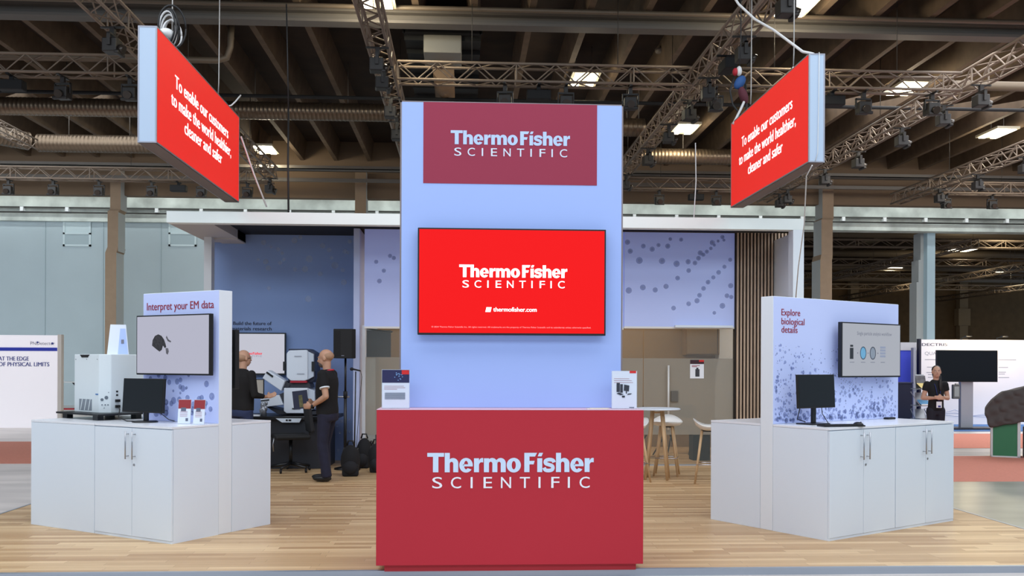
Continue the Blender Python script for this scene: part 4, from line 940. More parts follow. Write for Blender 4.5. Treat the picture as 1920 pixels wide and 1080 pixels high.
# ---- equipment on the right stand
p = PZ(1532, 796, H2)
mang = math.radians(34) - YAW
t = monitor('black desktop monitor on the right white cabinet above a keyboard', (p.x, p.y, H2), mang, .53, .315, .155, tilt=.05)
boxo('square_foot', (-.13, -.05, 0), (.13, .14, .012), BLACK, t, .003)
mo = Vector((p.x, p.y, H2)); m1 = Vector((math.cos(mang), math.sin(mang), 0)); m2 = Vector((-math.sin(mang), math.cos(mang), 0))
cable([mo + m2 * .06 + UP * .25, mo - m1 * .12 + m2 * .1 + UP * .16, mo - m1 * .16 + m2 * .1 + UP * .05, mo + m2 * .12 - m1 * .02 + UP * .02], .005, CORD, 'black cable looping behind the right monitor', 'power_cable')
cable([mo + m1 * .1 + UP * .2 + m2 * .03, mo + m1 * .1 + UP * .1 + m2 * .02, mo + m1 * .04 + UP * .01 + m2 * .0 - m2 * .1], .004, CORD, 'thin black cable dropping in front of the right monitor foot', 'power_cable')
kp = PZ(1577, 797.5, H2 + .01)
kb = thing('keyboard', 'black keyboard lying in front of the right monitor', 'keyboard', (kp.x, kp.y, H2), .2)
boxo('base', (-.21, -.065, 0), (.21, .065, .014), BLACK, kb, .003)
k = MB()
for r_ in range(5):
    for c_ in range(18): k.box((-.2 + c_ * .0222, -.056 + r_ * .023, .014), (-.2 + c_ * .0222 + .019, -.056 + r_ * .023 + .019, .019))
k.build('keys', BLACKM, kb)
kp = PZ(1607, 795.5, H2 + .015)
ms = thing('computer_mouse', 'black mouse beside the keyboard near the cabinet edge', 'mouse', (kp.x + .02, kp.y + .02, H2), .4)
k = MB(); k.ell((0, 0, .012), (.032, .055, .024)); k.build('shell', BLACK, ms); MB().cyl((-.004, -.03, .034), (.004, -.03, .034), .007, seg=10).build('scroll_wheel', GREYTXT, ms)
kp = PZ(1668, 786, H2)
ph = thing('card_reader', 'small flat black device lying near the right panel edge', 'device', (kp.x, kp.y, H2), .55); boxo('shell', (-.065, -.03, 0), (.065, .03, .02), BLACK, ph, .006); boxo('glossy_top', (-.055, -.022, .02), (.055, .022, .022), SCRN, ph)

# ================================================================== BACK OF THE STAND
# black desk
dY = 13.95; a = PY(470, 790, dY); b = PY(600, 790, dY); DZ = PY(540, 781, dY).z
dk = thing('equipment_desk', 'black desk with a white control console under the electron microscope', 'desk', ((a.x + b.x) / 2, dY, 0)); hw = (b.x - a.x) / 2 + .1
boxo('desk_top', (-hw - .5, -.05, DZ - .05), (hw + .12, 1.0, DZ), BLACK, dk, .004)
boxo('front_panel', (-hw - .45, 0, .0), (hw, .9, DZ - .05), mat('desk_front', (40, 42, 50), .5), dk)
a2 = px_on(519, 790, dY); b2 = px_on(567, 784, dY); dx = (a.x + b.x) / 2
zc0 = px_on(540, 791.5, dY)[1]; zc1 = px_on(540, 784, dY)[1]
k = MB(); k.prism([(a2[0] - dx, -.03, zc1), (b2[0] - dx, -.03, zc1), (b2[0] - dx - .03, -.03, zc0), (a2[0] - dx + .09, -.03, zc0)], (0, -.05, 0)); k.build('control_console', WHITE, dk)
k = MB(); k.box((.02, -.084, zc0 + .02), (.05, -.08, zc0 + .045)); k.box((.06, -.084, zc0 + .02), (.1, -.08, zc0 + .045)); k.build('console_button', BLACK, dk)
# electron microscope
mY = 14.35; c_ = PY(561, 780, mY)
em = thing('electron_microscope', 'white angular electron microscope column with red stripe on the black desk', 'microscope', (c_.x, mY, DZ)); DX = c_.x
def Q(px, py, Y=mY): q = PY(px, py, Y); return q.x - DX, q.z - DZ
def poly_part(name, pix, Y0, dep, m_, bevel=.006):
    k = MB(); k.prism([(Q(x, y, mY + Y0)[0], Y0, Q(x, y, mY + Y0)[1]) for x, y in pix], (0, dep, 0)); return k.build(name, m_, em, bevel=bevel)
EW = mat('microscope_white', (214, 222, 234), .4); ENV = mat('microscope_navy', (34, 42, 66), .5); EG = mat('microscope_graphite', (52, 54, 62), .5)
poly_part('column_cover', [(542, 657), (575, 656), (577, 660), (577, 712), (571, 714), (545, 714), (537, 707), (537, 663)], -.15, .45, EW, .012)
poly_part('side_cover', [(577, 659), (588, 664), (588, 706), (577, 712)], -.12, .4, mat('microscope_shade', (196, 206, 220), .45), .006)  # side faces take a darker copy of the white, shade painted in
poly_part('back_frame', [(541, 654), (578, 654), (591, 662), (591, 712), (583, 718), (540, 716)], -.05, .5, ENV, .01)
k = MB(); q0 = Q(535.5, 678); q1 = Q(537.5, 695); k.box((q0[0] - .02, -.1, q1[1]), (q1[0], .1, q0[1])); q0 = Q(587, 678); q1 = Q(590, 696); k.box((q0[0], -.14, q1[1]), (q1[0] + .02, .1, q0[1])); k.build('side_grip', BLACK, em)
poly_part('red_stripe', [(544, 714.2), (575, 714.2), (575, 717.6), (544, 717.6)], -.16, .1, mat('stripe_red', (170, 24, 48), .5), 0)
poly_part('neck', [(540, 717.6), (579, 717.6), (583, 727), (536, 727)], -.1, .4, EG, .005)
poly_part('specimen_chamber', [(532, 727.5), (577, 727.5), (577, 770), (571, 775), (537, 775), (532, 771)], -.2, .6, EW, .01)
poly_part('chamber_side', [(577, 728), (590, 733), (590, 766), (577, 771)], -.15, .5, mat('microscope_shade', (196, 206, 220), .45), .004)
k = MB(); q0 = Q(548, 767, mY - .2); q1 = Q(563, 765, mY - .2); k.box((q0[0], -.212, q0[1]), (q1[0], -.2, q1[1])); k.build('chamber_handle', BLACK, em)
k = MB(); q0 = Q(552, 667.5, mY - .15); q1 = Q(566, 668.5, mY - .15); k.box((q0[0], -.163, q1[1]), (q1[0], -.162, q0[1])); q0 = Q(557, 700.5, mY - .15); q1 = Q(571, 701.5, mY - .15); k.box((q0[0], -.163, q1[1]), (q1[0], -.162, q0[1])); k.build('printed_mark', GREYTXT, em)
poly_part('upper_arm', [(492, 709), (501.5, 694), (534, 714.5), (527, 733)], -.2, .3, EW, .008)
poly_part('upper_arm_joint', [(529, 722), (536, 714), (544, 722), (534, 732)], -.12, .2, EG, .004)
poly_part('upper_arm_inlay', [(498.5, 699), (500.5, 696.5), (512.5, 705), (511, 708)], -.21, .01, BLACK, 0)
poly_part('lower_arm', [(487.5, 746), (523, 740.5), (531, 759), (491, 764)], -.2, .3, EW, .008)
poly_part('lower_arm_inlay', [(489, 750.5), (504.5, 748.5), (504.5, 750.5), (489, 752.5)], -.21, .01, BLACK, 0)
poly_part('lower_arm_joint', [(520, 741), (534, 735), (534, 758), (528, 758)], -.14, .2, EG, .004)
poly_part('base_plate', [(498, 762), (520, 776), (527, 777.5), (600, 777.5), (592, 771), (534, 771)], -.12, .5, EG, .004)
k = MB()
for x, y, r in ((492, 760, .03), (497, 766, .035), (490, 770, .03), (499, 756, .025)): q_ = Q(x, y, mY - .3); k.ell((q_[0], -.3, q_[1]), (r, r, r * 1.4))
q_ = Q(494, 778, mY - .3); k.cyl((q_[0], -.3, 0), (q_[0], -.3, .16), .05, .035, 14); k.build('detector_knob', mat('detector_metal', (150, 154, 162), .3, .6), em)
# tv on the blue wall
a = PY(400, 663, 15.1); b = PY(537, 663, 15.1); zt_ = PY(500, 624, 15.1).z; zb_ = PY(500, 703, 15.1).z
GREYSC = mat('screen_light_grey', (90, 90, 95), .3, emit=.75, ecol=(208, 208, 220))
t = tv('television with a small red company lettering on the blue wall', ((a.x + b.x) / 2, 15.1, (zt_ + zb_) / 2), 0, b.x - a.x, zt_ - zb_, .06, GREYSC, .02, arm=.045)
q0 = PY(449, 665, 15.03); q1 = PY(491.5, 657, 15.03); rr = mat('screen_logo_red', (230, 50, 70), .5, emit=.6)
logo('screen_lettering', q1.x - q0.x, rr, GREYTXT, t, (q0.x - (a.x + b.x) / 2, -.0615, q0.z - (zt_ + zb_) / 2))
# small monitor on the desk
q0 = PY(440, 746, 14.3); q1 = PY(495, 711, 14.3)
t = thing('desktop_monitor', 'small monitor with grey screen on the black desk beside the microscope', 'monitor', ((q0.x + q1.x) / 2, 14.3, DZ)); w_ = (q1.x - q0.x) / 2
boxo('casing', (-w_, 0, q0.z - DZ), (w_, .03, q1.z - DZ), BLACK, t, .004); boxo('screen', (-w_ + .012, -.002, q0.z - DZ + .015), (w_ - .012, 0, q1.z - DZ - .012), mat('screen_beige', (90, 88, 84), .3, emit=.4, ecol=(190, 184, 176)), t); boxo('stand_neck', (-.03, .03, .01), (.03, .06, q0.z - DZ + .2), BLACK, t); boxo('foot', (-.12, -.05, 0), (.12, .13, .012), BLACK, t)
q0 = PY(478, 776, 14.1)
t = thing('desk_papers', 'white keyboard and papers on the black desk behind the first man', 'papers', (q0.x, 14.1, DZ)); boxo('sheet', (-.2, -.06, 0), (.12, .1, .006), mat('paper_white', (240, 240, 244), .7), t); boxo('keyboard', (-.2, -.05, .006), (.14, .03, .022), mat('kb_white', (214, 216, 222), .5), t)
# office chair
p = PZ(545, 884, 0)
oc = thing('office_chair', 'black office swivel chair with high back in front of the desk', 'chair', (p.x, p.y, 0), .35)
k = MB()
k.box((-.25, -.24, .47), (.25, .24, .54)); k.build('seat', BLACKM, oc, bevel=.03)
k = MB(); k.prism([(.27, -.02, .5), (.34, -.02, .55), (.30, -.02, .8), (.25, -.02, 1.04), (.2, -.02, 1.05), (.23, -.02, .8)], (0, .04, 0)); o = k.build('back_spine', BLACK, oc)
k = MB(); k.prism([(.25, -.2, .56), (.31, -.2, .58), (.24, -.2, 1.05), (.19, -.2, 1.06), (.22, -.2, .8)], (0, .4, 0)); k.build('backrest', mat('chair_mesh', (30, 30, 34), .8), oc, bevel=.02)
MB().cyl((0, 0, .12), (0, 0, .47), .025, seg=14).build('gas_lift', BLACK, oc)
for i in range(5):
    a_ = i * 2 * math.pi / 5 + .3; e_ = Vector((.3 * math.cos(a_), .3 * math.sin(a_), .07))
    k = MB(); k.tube([(0, 0, .12), e_ * .5 + Vector((0, 0, .06)), e_], [.028, .024, .018]); lg = k.build('leg', BLACK, oc)
    k = MB(); k.cyl(Vector((e_.x - .012, e_.y, .03)), Vector((e_.x + .012, e_.y, .03)), .03, seg=12); k.build('caster', BLACKM, lg)
k = MB(); k.tube([(-.24, -.05, .5), (-.26, -.05, .4), (-.25, -.05, .3)], .01); k.build('adjust_lever', STEEL, oc)
# speaker and stands
p = PZ(647, 880, 0); SPY = p.y
ss = thing('speaker_stand', 'black pole stand carrying the loudspeaker beside the blue wall', 'stand', (p.x, SPY, 0))
zt_ = PY(647, 672, SPY).z
MB().cyl((0, 0, .06), (0, 0, 1.1), .022, seg=12).build('pole', BLACK, ss); MB().cyl((0, 0, 1.1), (0, 0, zt_), .016, seg=12).build('pole', BLACK, ss); MB().cyl((0, 0, 1.05), (0, 0, 1.15), .03, seg=12).build('collar', BLACKM, ss); MB().lathe([(.16, 0), (.16, .02), (.03, .05), (.02, .08)], seg=28).build('round_foot', BLACK, ss)
z_ = PY(640, 744, SPY).z; MB().cyl((-.16, 0, z_), (.06, 0, z_), .012, seg=10).build('cross_bar', STEEL, ss)
a = PY(624.5, 640, SPY - .15); b = PY(666, 640, SPY - .15); zt2 = PY(645, 616.5, SPY - .15).z
sp = thing('loudspeaker', 'black loudspeaker on top of the pole stand', 'loudspeaker', (p.x, SPY, zt_)); w_ = (b.x - a.x) / 2
k = MB(); k.prism([(-w_, -.15, 0), (w_ - .05, -.17, 0), (w_, -.1, 0), (w_ - .04, .14, 0), (-w_ + .06, .14, 0)], (0, 0, zt2 - zt_)); k.build('enclosure', BLACKM, sp, bevel=.01)
k = MB(); k.box((-w_ + .015, -.158, .03), (w_ - .065, -.152, zt2 - zt_ - .03)); k.build('grille', mat('speaker_grille', (22, 22, 24), .9), sp); boxo('badge', (-.04, -.162, .035), (.0, -.158, .045), GREYTXT, sp)
p = PZ(664, 881, 0)
mcst = thing('microphone_stand', 'slim black microphone stand with microphone beside the speaker pole', 'microphone stand', (p.x, p.y, 0))
MB().lathe([(.09, 0), (.09, .015), (.02, .03)], seg=24).build('round_foot', BLACK, mcst)
q_ = PY(667, 694, p.y); MB().cyl((0, 0, .02), (q_.x - p.x, 0, q_.z - .02), .011, .009, 10).build('pole', BLACK, mcst)
q2 = PY(655, 692, p.y)
k = MB(); k.cyl((q_.x - p.x + .07, 0, q_.z - .01), (q2.x - p.x + .05, 0, q2.z), .011, .014, 10); k.ell((q2.x - p.x + .035, 0, q2.z), (.028, .024, .024)); k.build('microphone', BLACKM, mcst)
MB().tube([(q_.x - p.x + .07, 0, q_.z - .01), (q_.x - p.x + .09, 0, q_.z - .1), (q_.x - p.x + .05, 0, .9), (.03, 0, .3), (.03, .0, .04)], .004).build('microphone_cable', CORD, mcst)
# backpacks
def backpack(px, py, w_, h_, rz, label):
    p = PZ(px, py, 0); t = thing('backpack', label, 'backpack', (p.x, p.y, 0), rz, None)
    k = MB(); k.ell((0, 0, h_ * .42), (w_ * .5, .13, h_ * .44)); k.box((-w_ * .42, -.12, 0), (w_ * .42, .12, h_ * .35)); o = k.build('body', mat('bag_black', (20, 20, 24), .85), t, bevel=.03)
    k = MB(); k.ell((0, -.1, h_ * .25), (w_ * .36, .07, h_ * .2)); k.build('front_pocket', mat('bag_black2', (28, 28, 33), .85), t)
    k = MB(); k.tube([(-.05, 0, h_ * .84), (-.03, 0, h_ * .97), (.03, 0, h_ * .97), (.05, 0, h_ * .84)], .012); k.build('handle', BLACK, t)
    for sx in (-1, 1): MB().tube([(sx * w_ * .3, .1, h_ * .75), (sx * w_ * .42, .16, h_ * .5), (sx * w_ * .36, .12, h_ * .1)], .02).build('strap', BLACK, t)
backpack(657, 892, .27, .5, .1, 'black backpack on the floor at the foot of the microphone stand')
backpack(683, 877, .24, .52, -.2, 'black backpack leaning by the blue wall end, next to the counter')
backpack(705, 885, .22, .48, .1, 'black bag half hidden behind the red counter')

# bar table and stools
tp = PZ(1232, 898, 0)
bt = thing('bar_table', 'high white-topped bar table with ash legs behind the red counter', 'table', (tp.x, tp.y, 0)); tzz = PY(1240, 765, tp.y).z
MB().lathe([(.30, -.025), (.315, -.012), (.30, 0)], c=(0, 0, tzz), seg=40).build('tabletop', WHITE, bt)
for a_ in (.5, 2.07, 3.64, 5.2): MB().cyl((.09 * math.cos(a_), .09 * math.sin(a_), tzz - .03), (.21 * math.cos(a_), .21 * math.sin(a_), 0), .024, .018, 12).build('leg', WOODLEG, bt)
k = MB(); k.cyl((.1 * math.cos(.5), .1 * math.sin(.5), tzz - .06), (.1 * math.cos(3.64), .1 * math.sin(3.64), tzz - .06), .012); k.build('cross_bar', WOODLEG, bt)
def bar_stool(x, y, rz, label):
    t = thing('bar_stool', label, 'bar stool', (x, y, 0), rz, 'white bar stools round the bar table'); SZ = .70
    k = MB(); n0 = 28; prof = [(.02, .0), (.1, -.005), (.17, .01), (.205, .05)]
    rings = []
    for lay in (0, 1):
        for r_, z_ in (prof if lay == 0 else prof[::-1]):
            ring = []
            for i in range(n0):
                a_ = 2 * math.pi * i / n0; back = max(0, math.sin(a_)) ** 2
                ring.append(k.bm.verts.new((r_ * 1.08 * math.cos(a_), r_ * .95 * math.sin(a_), SZ + z_ + back * (r_ / .205) ** 3 * .09 - lay * 0 + (.012 if lay else 0) * 1)))
            rings.append(ring)
    for A_, B_ in zip(rings, rings[1:]):
        for i in range(n0): f = k.bm.faces.new((A_[i], A_[(i + 1) % n0], B_[(i + 1) % n0], B_[i])); f.smooth = True
    k.bm.faces.new(rings[0][::-1]); k.bm.faces.new(rings[-1]); k.build('seat_shell', mat('stool_white', (238, 236, 232), .4), t)
    for a_ in (.785, 2.356, 3.927, 5.498): MB().cyl((.11 * math.cos(a_), .11 * math.sin(a_), SZ - .008), (.235 * math.cos(a_), .235 * math.sin(a_), 0), .019, .013, 12).build('leg', WOODLEG, t)
    k = MB(); R_ = .205; zz = .25; c4 = [(R_ * math.cos(a_), R_ * math.sin(a_), zz) for a_ in (.785, 2.356, 3.927, 5.498, .785)]
    for A_, B_ in zip(c4, c4[1:]): k.cyl(A_, B_, .008, seg=8)
    k.build('foot_ring', CHROME, t)
    k = MB(); k.box((-.09, -.09, SZ - .02), (.09, .09, SZ - .008)); k.build('seat_mount', BLACK, t)
    return t
p = PZ(1254, 900, 0); bar_stool(p.x + .09, p.y + .55, -.3, 'white bar stool standing right behind the bar table')
p = PZ(1330, 905, 0); bar_stool(p.x - .02, p.y, 1.3, 'white bar stool partly hidden by the white cabinet of the Explore stand')
p = PZ(1190, 903, 0); bar_stool(p.x - .02, p.y, -1.2, 'bar stool mostly hidden behind the red counter, only one leg showing')

# ================================================================== EXHIBITORS BEHIND
a = PZ(0, 793, GZ); Yw = 23.6; c_ = PY(115, 700, Yw); top = PY(60, 628.5, Yw).z
pn = thing('exhibitor_wall', 'backlit white exhibitor wall with blue stripe reading At the edge of physical limits', 'exhibitor wall', (c_.x, Yw, GZ))
LBOX = mat('lightbox_white', (250, 246, 252), .6, emit=.30)
boxo('lightbox', (-4, 0, 0), (-.09, .12, top - GZ), LBOX, pn); boxo('end_frame', (-.09, -.01, 0), (0, .14, top - GZ + .02), mat('end_cream', (222, 214, 206), .6), pn)
q = lambda px, py: (PY(px, py, Yw).x - c_.x, PY(px, py, Yw).z - GZ)
boxo('blue_stripe', (-4, -.004, q(50, 658)[1]), (-.1, 0, q(50, 651.5)[1]), mat('stripe_blue', (50, 66, 190), .6), pn)
a = q(0, 676); b = q(54, 676); c = q(0, 686.5); d = q(92.5, 686.5)
lettering('lettering', [('AT THE EDGE', a[0] - .03, a[1], b[0] - a[0] + .03, .1), ('OF PHYSICAL LIMITS', c[0] - .03, c[1], d[0] - c[0] + .03, .1)], BLUETXT, pn, (0, -.004, 0), bold=.04)
a = q(57, 646.5); b = q(103, 646.5)
lettering('company_lettering', [('PNDetector', a[0], a[1], b[0] - a[0], .08)], GREYTXT, pn, (0, -.004, 0))
k = MB(); a = q(70, 642); k.prism([(a[0], -.006, a[1] - .03), (a[0] + .04, -.006, a[1]), (a[0], -.006, a[1] + .03), (a[0] - .02, -.006, a[1])], (0, -.002, 0)); a = q(98.5, 644); k.prism([(a[0] + .03 * math.cos(i), -.006, a[1] + .03 * math.sin(i)) for i in range(6)], (0, -.002, 0)); k.build('logo_mark', BLUETXT, pn)
# table and chair sliver between the walls
p = PZ(134, 768, GZ); t = thing('side_table', 'white table end with dark curved leg beyond the lit exhibitor wall', 'table', (p.x, p.y, GZ))
z_ = PY(130, 715.5, p.y).z - GZ
boxo('table_top', (-1.2, -.4, z_ - .03), (1.2, .4, z_), mat('table_pale', (200, 202, 204), .5), t)
k = MB(); k.prism([(.12, 0, 0), (.5, 0, 0), (.5, 0, z_ - .03), (.0, 0, z_ - .03), (.2, 0, z_ * .75), (.27, 0, z_ * .5), (.22, 0, z_ * .25)], (0, .05, 0)); k.build('curved_leg', BLACKM, t)
boxo('red_foot', (-.9, -.1, 0), (.12, .1, .05), mat('foot_red', (160, 30, 40), .6), t)
# right: long white wall with black big screen
Yd = 25.0; a = PY(1722.5, 700, Yd); top = PY(1800, 637, Yd).z
dw = thing('exhibitor_wall', 'long white exhibitor wall with grey company lettering behind the black screen', 'exhibitor wall', (a.x, Yd, GZ)); AX = a.x
boxo('panel', (.06, 0, 0), (9, .1, top - GZ), mat('ext_wall_white', (238, 234, 238), .6, emit=.12), dw); boxo('dark_end', (0, -.02, 0), (.06, .12, top - GZ + .02), mat('dark_navy', (24, 26, 50), .6), dw)  # a plain wall, its slight glow is added
q = lambda px, py: (PY(px, py, Yd).x - AX, PY(px, py, Yd).z - GZ)
a = q(1728.5, 648.5); b = q(1776, 648.5); lettering('company_lettering', [('DECTRIS', a[0], a[1], b[0] - a[0], .075)], mat('brand_slate', (92, 92, 112), .7), dw, (0, -.002, 0), bold=.05)
a = q(1734, 665.5); b = q(1770, 665.5); lettering('headline_lettering', [('QUADRO', a[0], a[1], b[0] - a[0] + .1, .09)], mat('brand_pale', (168, 170, 184), .7), dw, (0, -.002, 0))
k = MB()
for x0_, x1_, y in ((1734, 1758, 674), (1738, 1750, 688), (1737, 1760, 698), (1740, 1756, 702), (1740, 1752, 707), (1871, 1905, 674.5), (1872, 1890, 688.5), (1872, 1886, 697.5), (1872, 1884, 701), (1872, 1892, 707.5)):
    a = q(x0_, y + .8); b = q(x1_, y - .2); k.box((a[0], -.004, a[1]), (b[0], -.001, b[1]))
k.build('text_rows', mat('rows_grey', (160, 160, 174), .7), dw)
k = MB()
for j in range(3):
    pts = [q(x, y) for x, y in ((1722, 785 - j * 3), (1760, 776), (1790, 768 + j * 6), (1820, 780), (1845, 776 + j * 3), (1870, 786 - j), (1919, 770 + 6 * j))]
    k.tube([(x, -.004, z) for x, z in pts], .006, seg=5)
k.build('printed_curves', mat('curve_pale', (196, 202, 226), .7), dw)
for px, nm in ((1804, 'above the black display'), (1871, 'past the end of the black display')):
    a = PY(px, 637, Yd); t = thing('arm_light', 'small arm lamp clipped on the white wall, ' + nm, 'lamp', (a.x, Yd, top))
    MB().tube([(0, .05, -.02), (0, .05, .05), (0, -.3, .09)], .012).build('arm', BLACK, t); boxo('lamp_head', (-.08, -.36, .07), (.08, -.26, .1), BLACK, t)
    l_ = bpy.data.lights.new('arm_lamp', 'POINT'); l_.energy = 22; l_.color = (1, .78, .45); l_.shadow_soft_size = .08; o = bpy.data.objects.new('arm_glow', l_); COL.objects.link(o); o.location = (0, -.4, .0); o.parent = t
Ys = 23.2; p = PY(1813, 812, Ys)
st = thing('screen_stand', 'silver floor stand with flat black base holding the big black screen', 'stand', (p.x, Ys, GZ + .012))
w_ = 10 * Ys / F
boxo('post', (-.29 * .45 * 2 * .5 - 0.03, 0, .03), (.16, .12, 1.7), mat('stand_silver', (170, 176, 184), .4, .4), st, .004); boxo('base', (-.62, -.35, 0), (.75, .35, .035), mat('base_dark', (30, 32, 40), .5), st)
a = PY(1755.5, 716, Ys - .05); b = PY(1870, 657, Ys - .05)
t = thing('large_display', 'big switched-off black display behind the standing woman', 'display', ((a.x + b.x) / 2, Ys - .07, a.z)); w_ = (b.x - a.x) / 2
boxo('casing', (-w_, 0, 0), (w_, .07, b.z - a.z), BLACK, t, .006); boxo('screen', (-w_ + .015, -.002, .02), (w_ - .015, 0, b.z - a.z - .015), mat('off_screen', (10, 10, 14), .12), t)
a = PY(1787.5, 748, Ys - .08); b = PY(1800.5, 721, Ys - .08)
t = thing('hanging_box', 'small grey glass-fronted box fixed to the silver screen stand', 'box', ((a.x + b.x) / 2, Ys - .08, a.z)); w_ = (b.x - a.x) / 2
boxo('casing', (-w_, 0, 0), (w_, .1, b.z - a.z), mat('box_grey', (92, 96, 98), .4), t, .015); boxo('window', (-w_ + .03, -.003, .06), (w_ - .03, 0, b.z - a.z - .05), mat('box_window', (150, 158, 158), .3), t); boxo('dispenser_head', (-.03, -.01, b.z - a.z), (.05, .05, b.z - a.z + .03), mat('head_pale', (180, 180, 176), .5), t)
# blue walls
Yb = 25.4; a = PY(1684, 700, Yb); b = PY(1713.5, 700, Yb); top = PY(1700, 657, Yb).z
t = thing('exhibitor_wall', 'vivid blue exhibitor wall behind the brochure rack', 'exhibitor wall', (a.x - 1, Yb, GZ)); BL = mat('vivid_blue', (70, 84, 216), .7)
boxo('panel', (0, 0, 0), (b.x - a.x + 1, .1, top - GZ), BL, t); boxo('header', (0, -.02, top - GZ), (b.x - a.x + 1.2, .1, PY(1700, 642, Yb).z - GZ), mat('header_pale', (206, 204, 210), .6), t)
a = PY(1709, 700, 25.1); b = PY(1720.5, 700, 24.9)
t = thing('exhibitor_wall', 'narrow blue wall end with grey edge touching the long white wall', 'exhibitor wall', (a.x, 25.0, GZ)); boxo('panel', (.07, 0, 0), (b.x - a.x - .02, .12, PY(1715, 652, 25).z - GZ), BL, t); boxo('edge', (0, -.01, 0), (.07, .14, PY(1715, 652, 25).z - GZ), mat('edge_grey', (160, 162, 176), .6), t)
# brochure rack
p = PZ(1703, 802, GZ + .012); rk = thing('brochure_rack', 'zigzag metal brochure rack with magazines in front of the blue wall', 'rack', (p.x, 23.0, GZ + .012), .15); rx = p.x
zs = [PY(1700, y, 23).z - GZ for y in (703, 729, 737, 760, 768, 785)]
for i, (z0_, z1_) in enumerate(((zs[1], zs[0]), (zs[3], zs[2]), (zs[5], zs[4]))):
    boxo('shelf', (-.17, -.28, z0_ - .02), (.22, .12, z0_), STEEL, rk); k = MB(); k.prism([(-.1, .0, z0_), (.2, 0, z0_), (.2, .12, z1_), (-.04, .12, z1_)], (0, .012, 0)); k.build('back_plate', mat('rack_silver', (150, 154, 160), .4, .6), rk)
k = MB(); [k.tube([(sx, -.26, zs[1]), (sx, .12, zs[2] + .02), (sx, -.26, zs[3]), (sx, .12, zs[4]), (sx, -.26, .02)], .012) for sx in (-.17, .22)]; k.build('zigzag_frame', STEEL, rk)
boxo('foot', (-.2, -.28, 0), (.25, .2, .02), STEEL, rk)
R_ = Matrix.Rotation(.15, 4, 'Z')
for i, (z_, cc, lab) in enumerate(((zs[1], (196, 176, 110), 'cream magazine fanned on the upper rack shelf'), (zs[3], (90, 150, 196), 'light blue magazine on the middle rack shelf'), (zs[0] - .02 - .28, (90, 90, 96), 'dark picture magazine standing at the rack top'))):
    t = thing('magazine', lab, 'magazine', (rx, 23.0, GZ + .012 + z_), .15)
    if i < 2:
        k = MB(); k.prism([(-.12, -.25, .0), (.18, -.25, .0), (.19, -.02, .12), (-.1, -.02, .12)], (0, .0, .012)); k.build('pages', mat('mag_%d' % i, cc, .6), t); k = MB(); k.prism([(-.12, -.262, .0), (.18, -.262, .0), (.18, -.262, .03), (-.12, -.262, .03)], (0, .01, 0)); k.build('cover', mat('mag_white', (232, 230, 228), .6), t)
    else:
        k = MB(); k.prism([(-.1, -.03, .03), (.17, -.03, .03), (.18, .04, .27), (-.08, .04, .27)], (0, .01, 0)); k.build('cover', mat('mag_2', cc, .5, noise=.5, nscale=8), t)
t = thing('side_cabinet', 'dark navy cabinet beside the brochure rack behind the right panel', 'cabinet', (PY(1690, 760, 24.2).x, 24.2, GZ)); boxo('body', (-.5, 0, 0), (.3, .4, 1.15), mat('cab_navy', (28, 34, 58), .5), t); boxo('top', (-.52, -.02, 1.15), (.32, .42, 1.18), mat('cab_top', (60, 66, 90), .4), t)
# green crate with cover, turned towards the aisle
gp = PZ(1858, 857, GZ); CA = -.50; gt = PY(1880, 790, gp.y).z - GZ; gw_ = .46
ce1 = Vector((math.cos(CA), math.sin(CA), 0))
gb = thing('green_crate', 'green panelled crate with pale edges under a grey cover', 'crate', (gp.x, gp.y, GZ), CA)
boxo('panel', (.03, 0, .03), (gw_ - .05, .5, gt), mat('crate_green', (48, 116, 78), .5), gb)
k = MB(); k.box((0, -.012, 0), (.028, .5, gt)); k.box((gw_ - .048, -.012, 0), (gw_, .5, gt)); k.box((0, -.012, 0), (gw_, .5, .03)); k.build('pale_frame', mat('crate_frame', (206, 210, 210), .5), gb)
g2 = gp + ce1 * (gw_ + .06)
gb2 = thing('equipment_case', 'dark case next to the green crate, cut by the picture edge', 'case', (g2.x, g2.y, GZ), CA)
boxo('body', (0, 0, 0), (.9, .5, gt - .1), mat('case_dark', (34, 34, 38), .6), gb2); boxo('pale_front', (.05, -.01, .04), (.86, 0, gt - .12), mat('case_pale', (196, 200, 206), .6), gb2)
def evaluated(o, name=None):
    bpy.context.view_layer.update(); dg = bpy.context.evaluated_depsgraph_get()
    me = bpy.data.meshes.new_from_object(o.evaluated_get(dg)); o.modifiers.clear(); old = o.data; o.data = me; bpy.data.meshes.remove(old)
    for p_ in me.polygons: p_.use_smooth = True
    return o
def melt(mb, name, m_, parent, voxel, smooth=3, bump=None):
    o = mb.build(name, m_); r_ = o.modifiers.new('r', 'REMESH'); r_.mode = 'VOXEL'; r_.voxel_size = voxel
    if smooth: s_ = o.modifiers.new('s', 'SMOOTH'); s_.iterations = smooth; s_.factor = .5
    evaluated(o); me = o.data
    if not me.materials: me.materials.append(m_)
    if bump:
        for v in me.vertices: v.co += Vector(bump(v.co))
    if parent: o.parent = parent
    return o
def in_crate(px, py):
    r = ray(px, py); n = Vector((-math.sin(CA), math.cos(CA), 0)); o_ = Vector((gp.x, gp.y, GZ)); d = (o_ - EYE).dot(n) / r.dot(n); w_ = EYE + r * d - o_; return w_.dot(ce1), w_.z
prof = [in_crate(x, y) for x, y in ((1856, 802), (1850, 785), (1846, 768), (1852, 760), (1860, 750), (1874, 739), (1883, 733), (1900, 731), (1912, 728), (1930, 722), (1990, 720))] + [(1.4, gt - .06)] + [in_crate(x, y) for x, y in ((1913, 791), (1902, 795), (1885, 796), (1870, 800))]
k = MB(); k.prism([(x, -.05, z) for x, z in prof], (0, .62, 0))
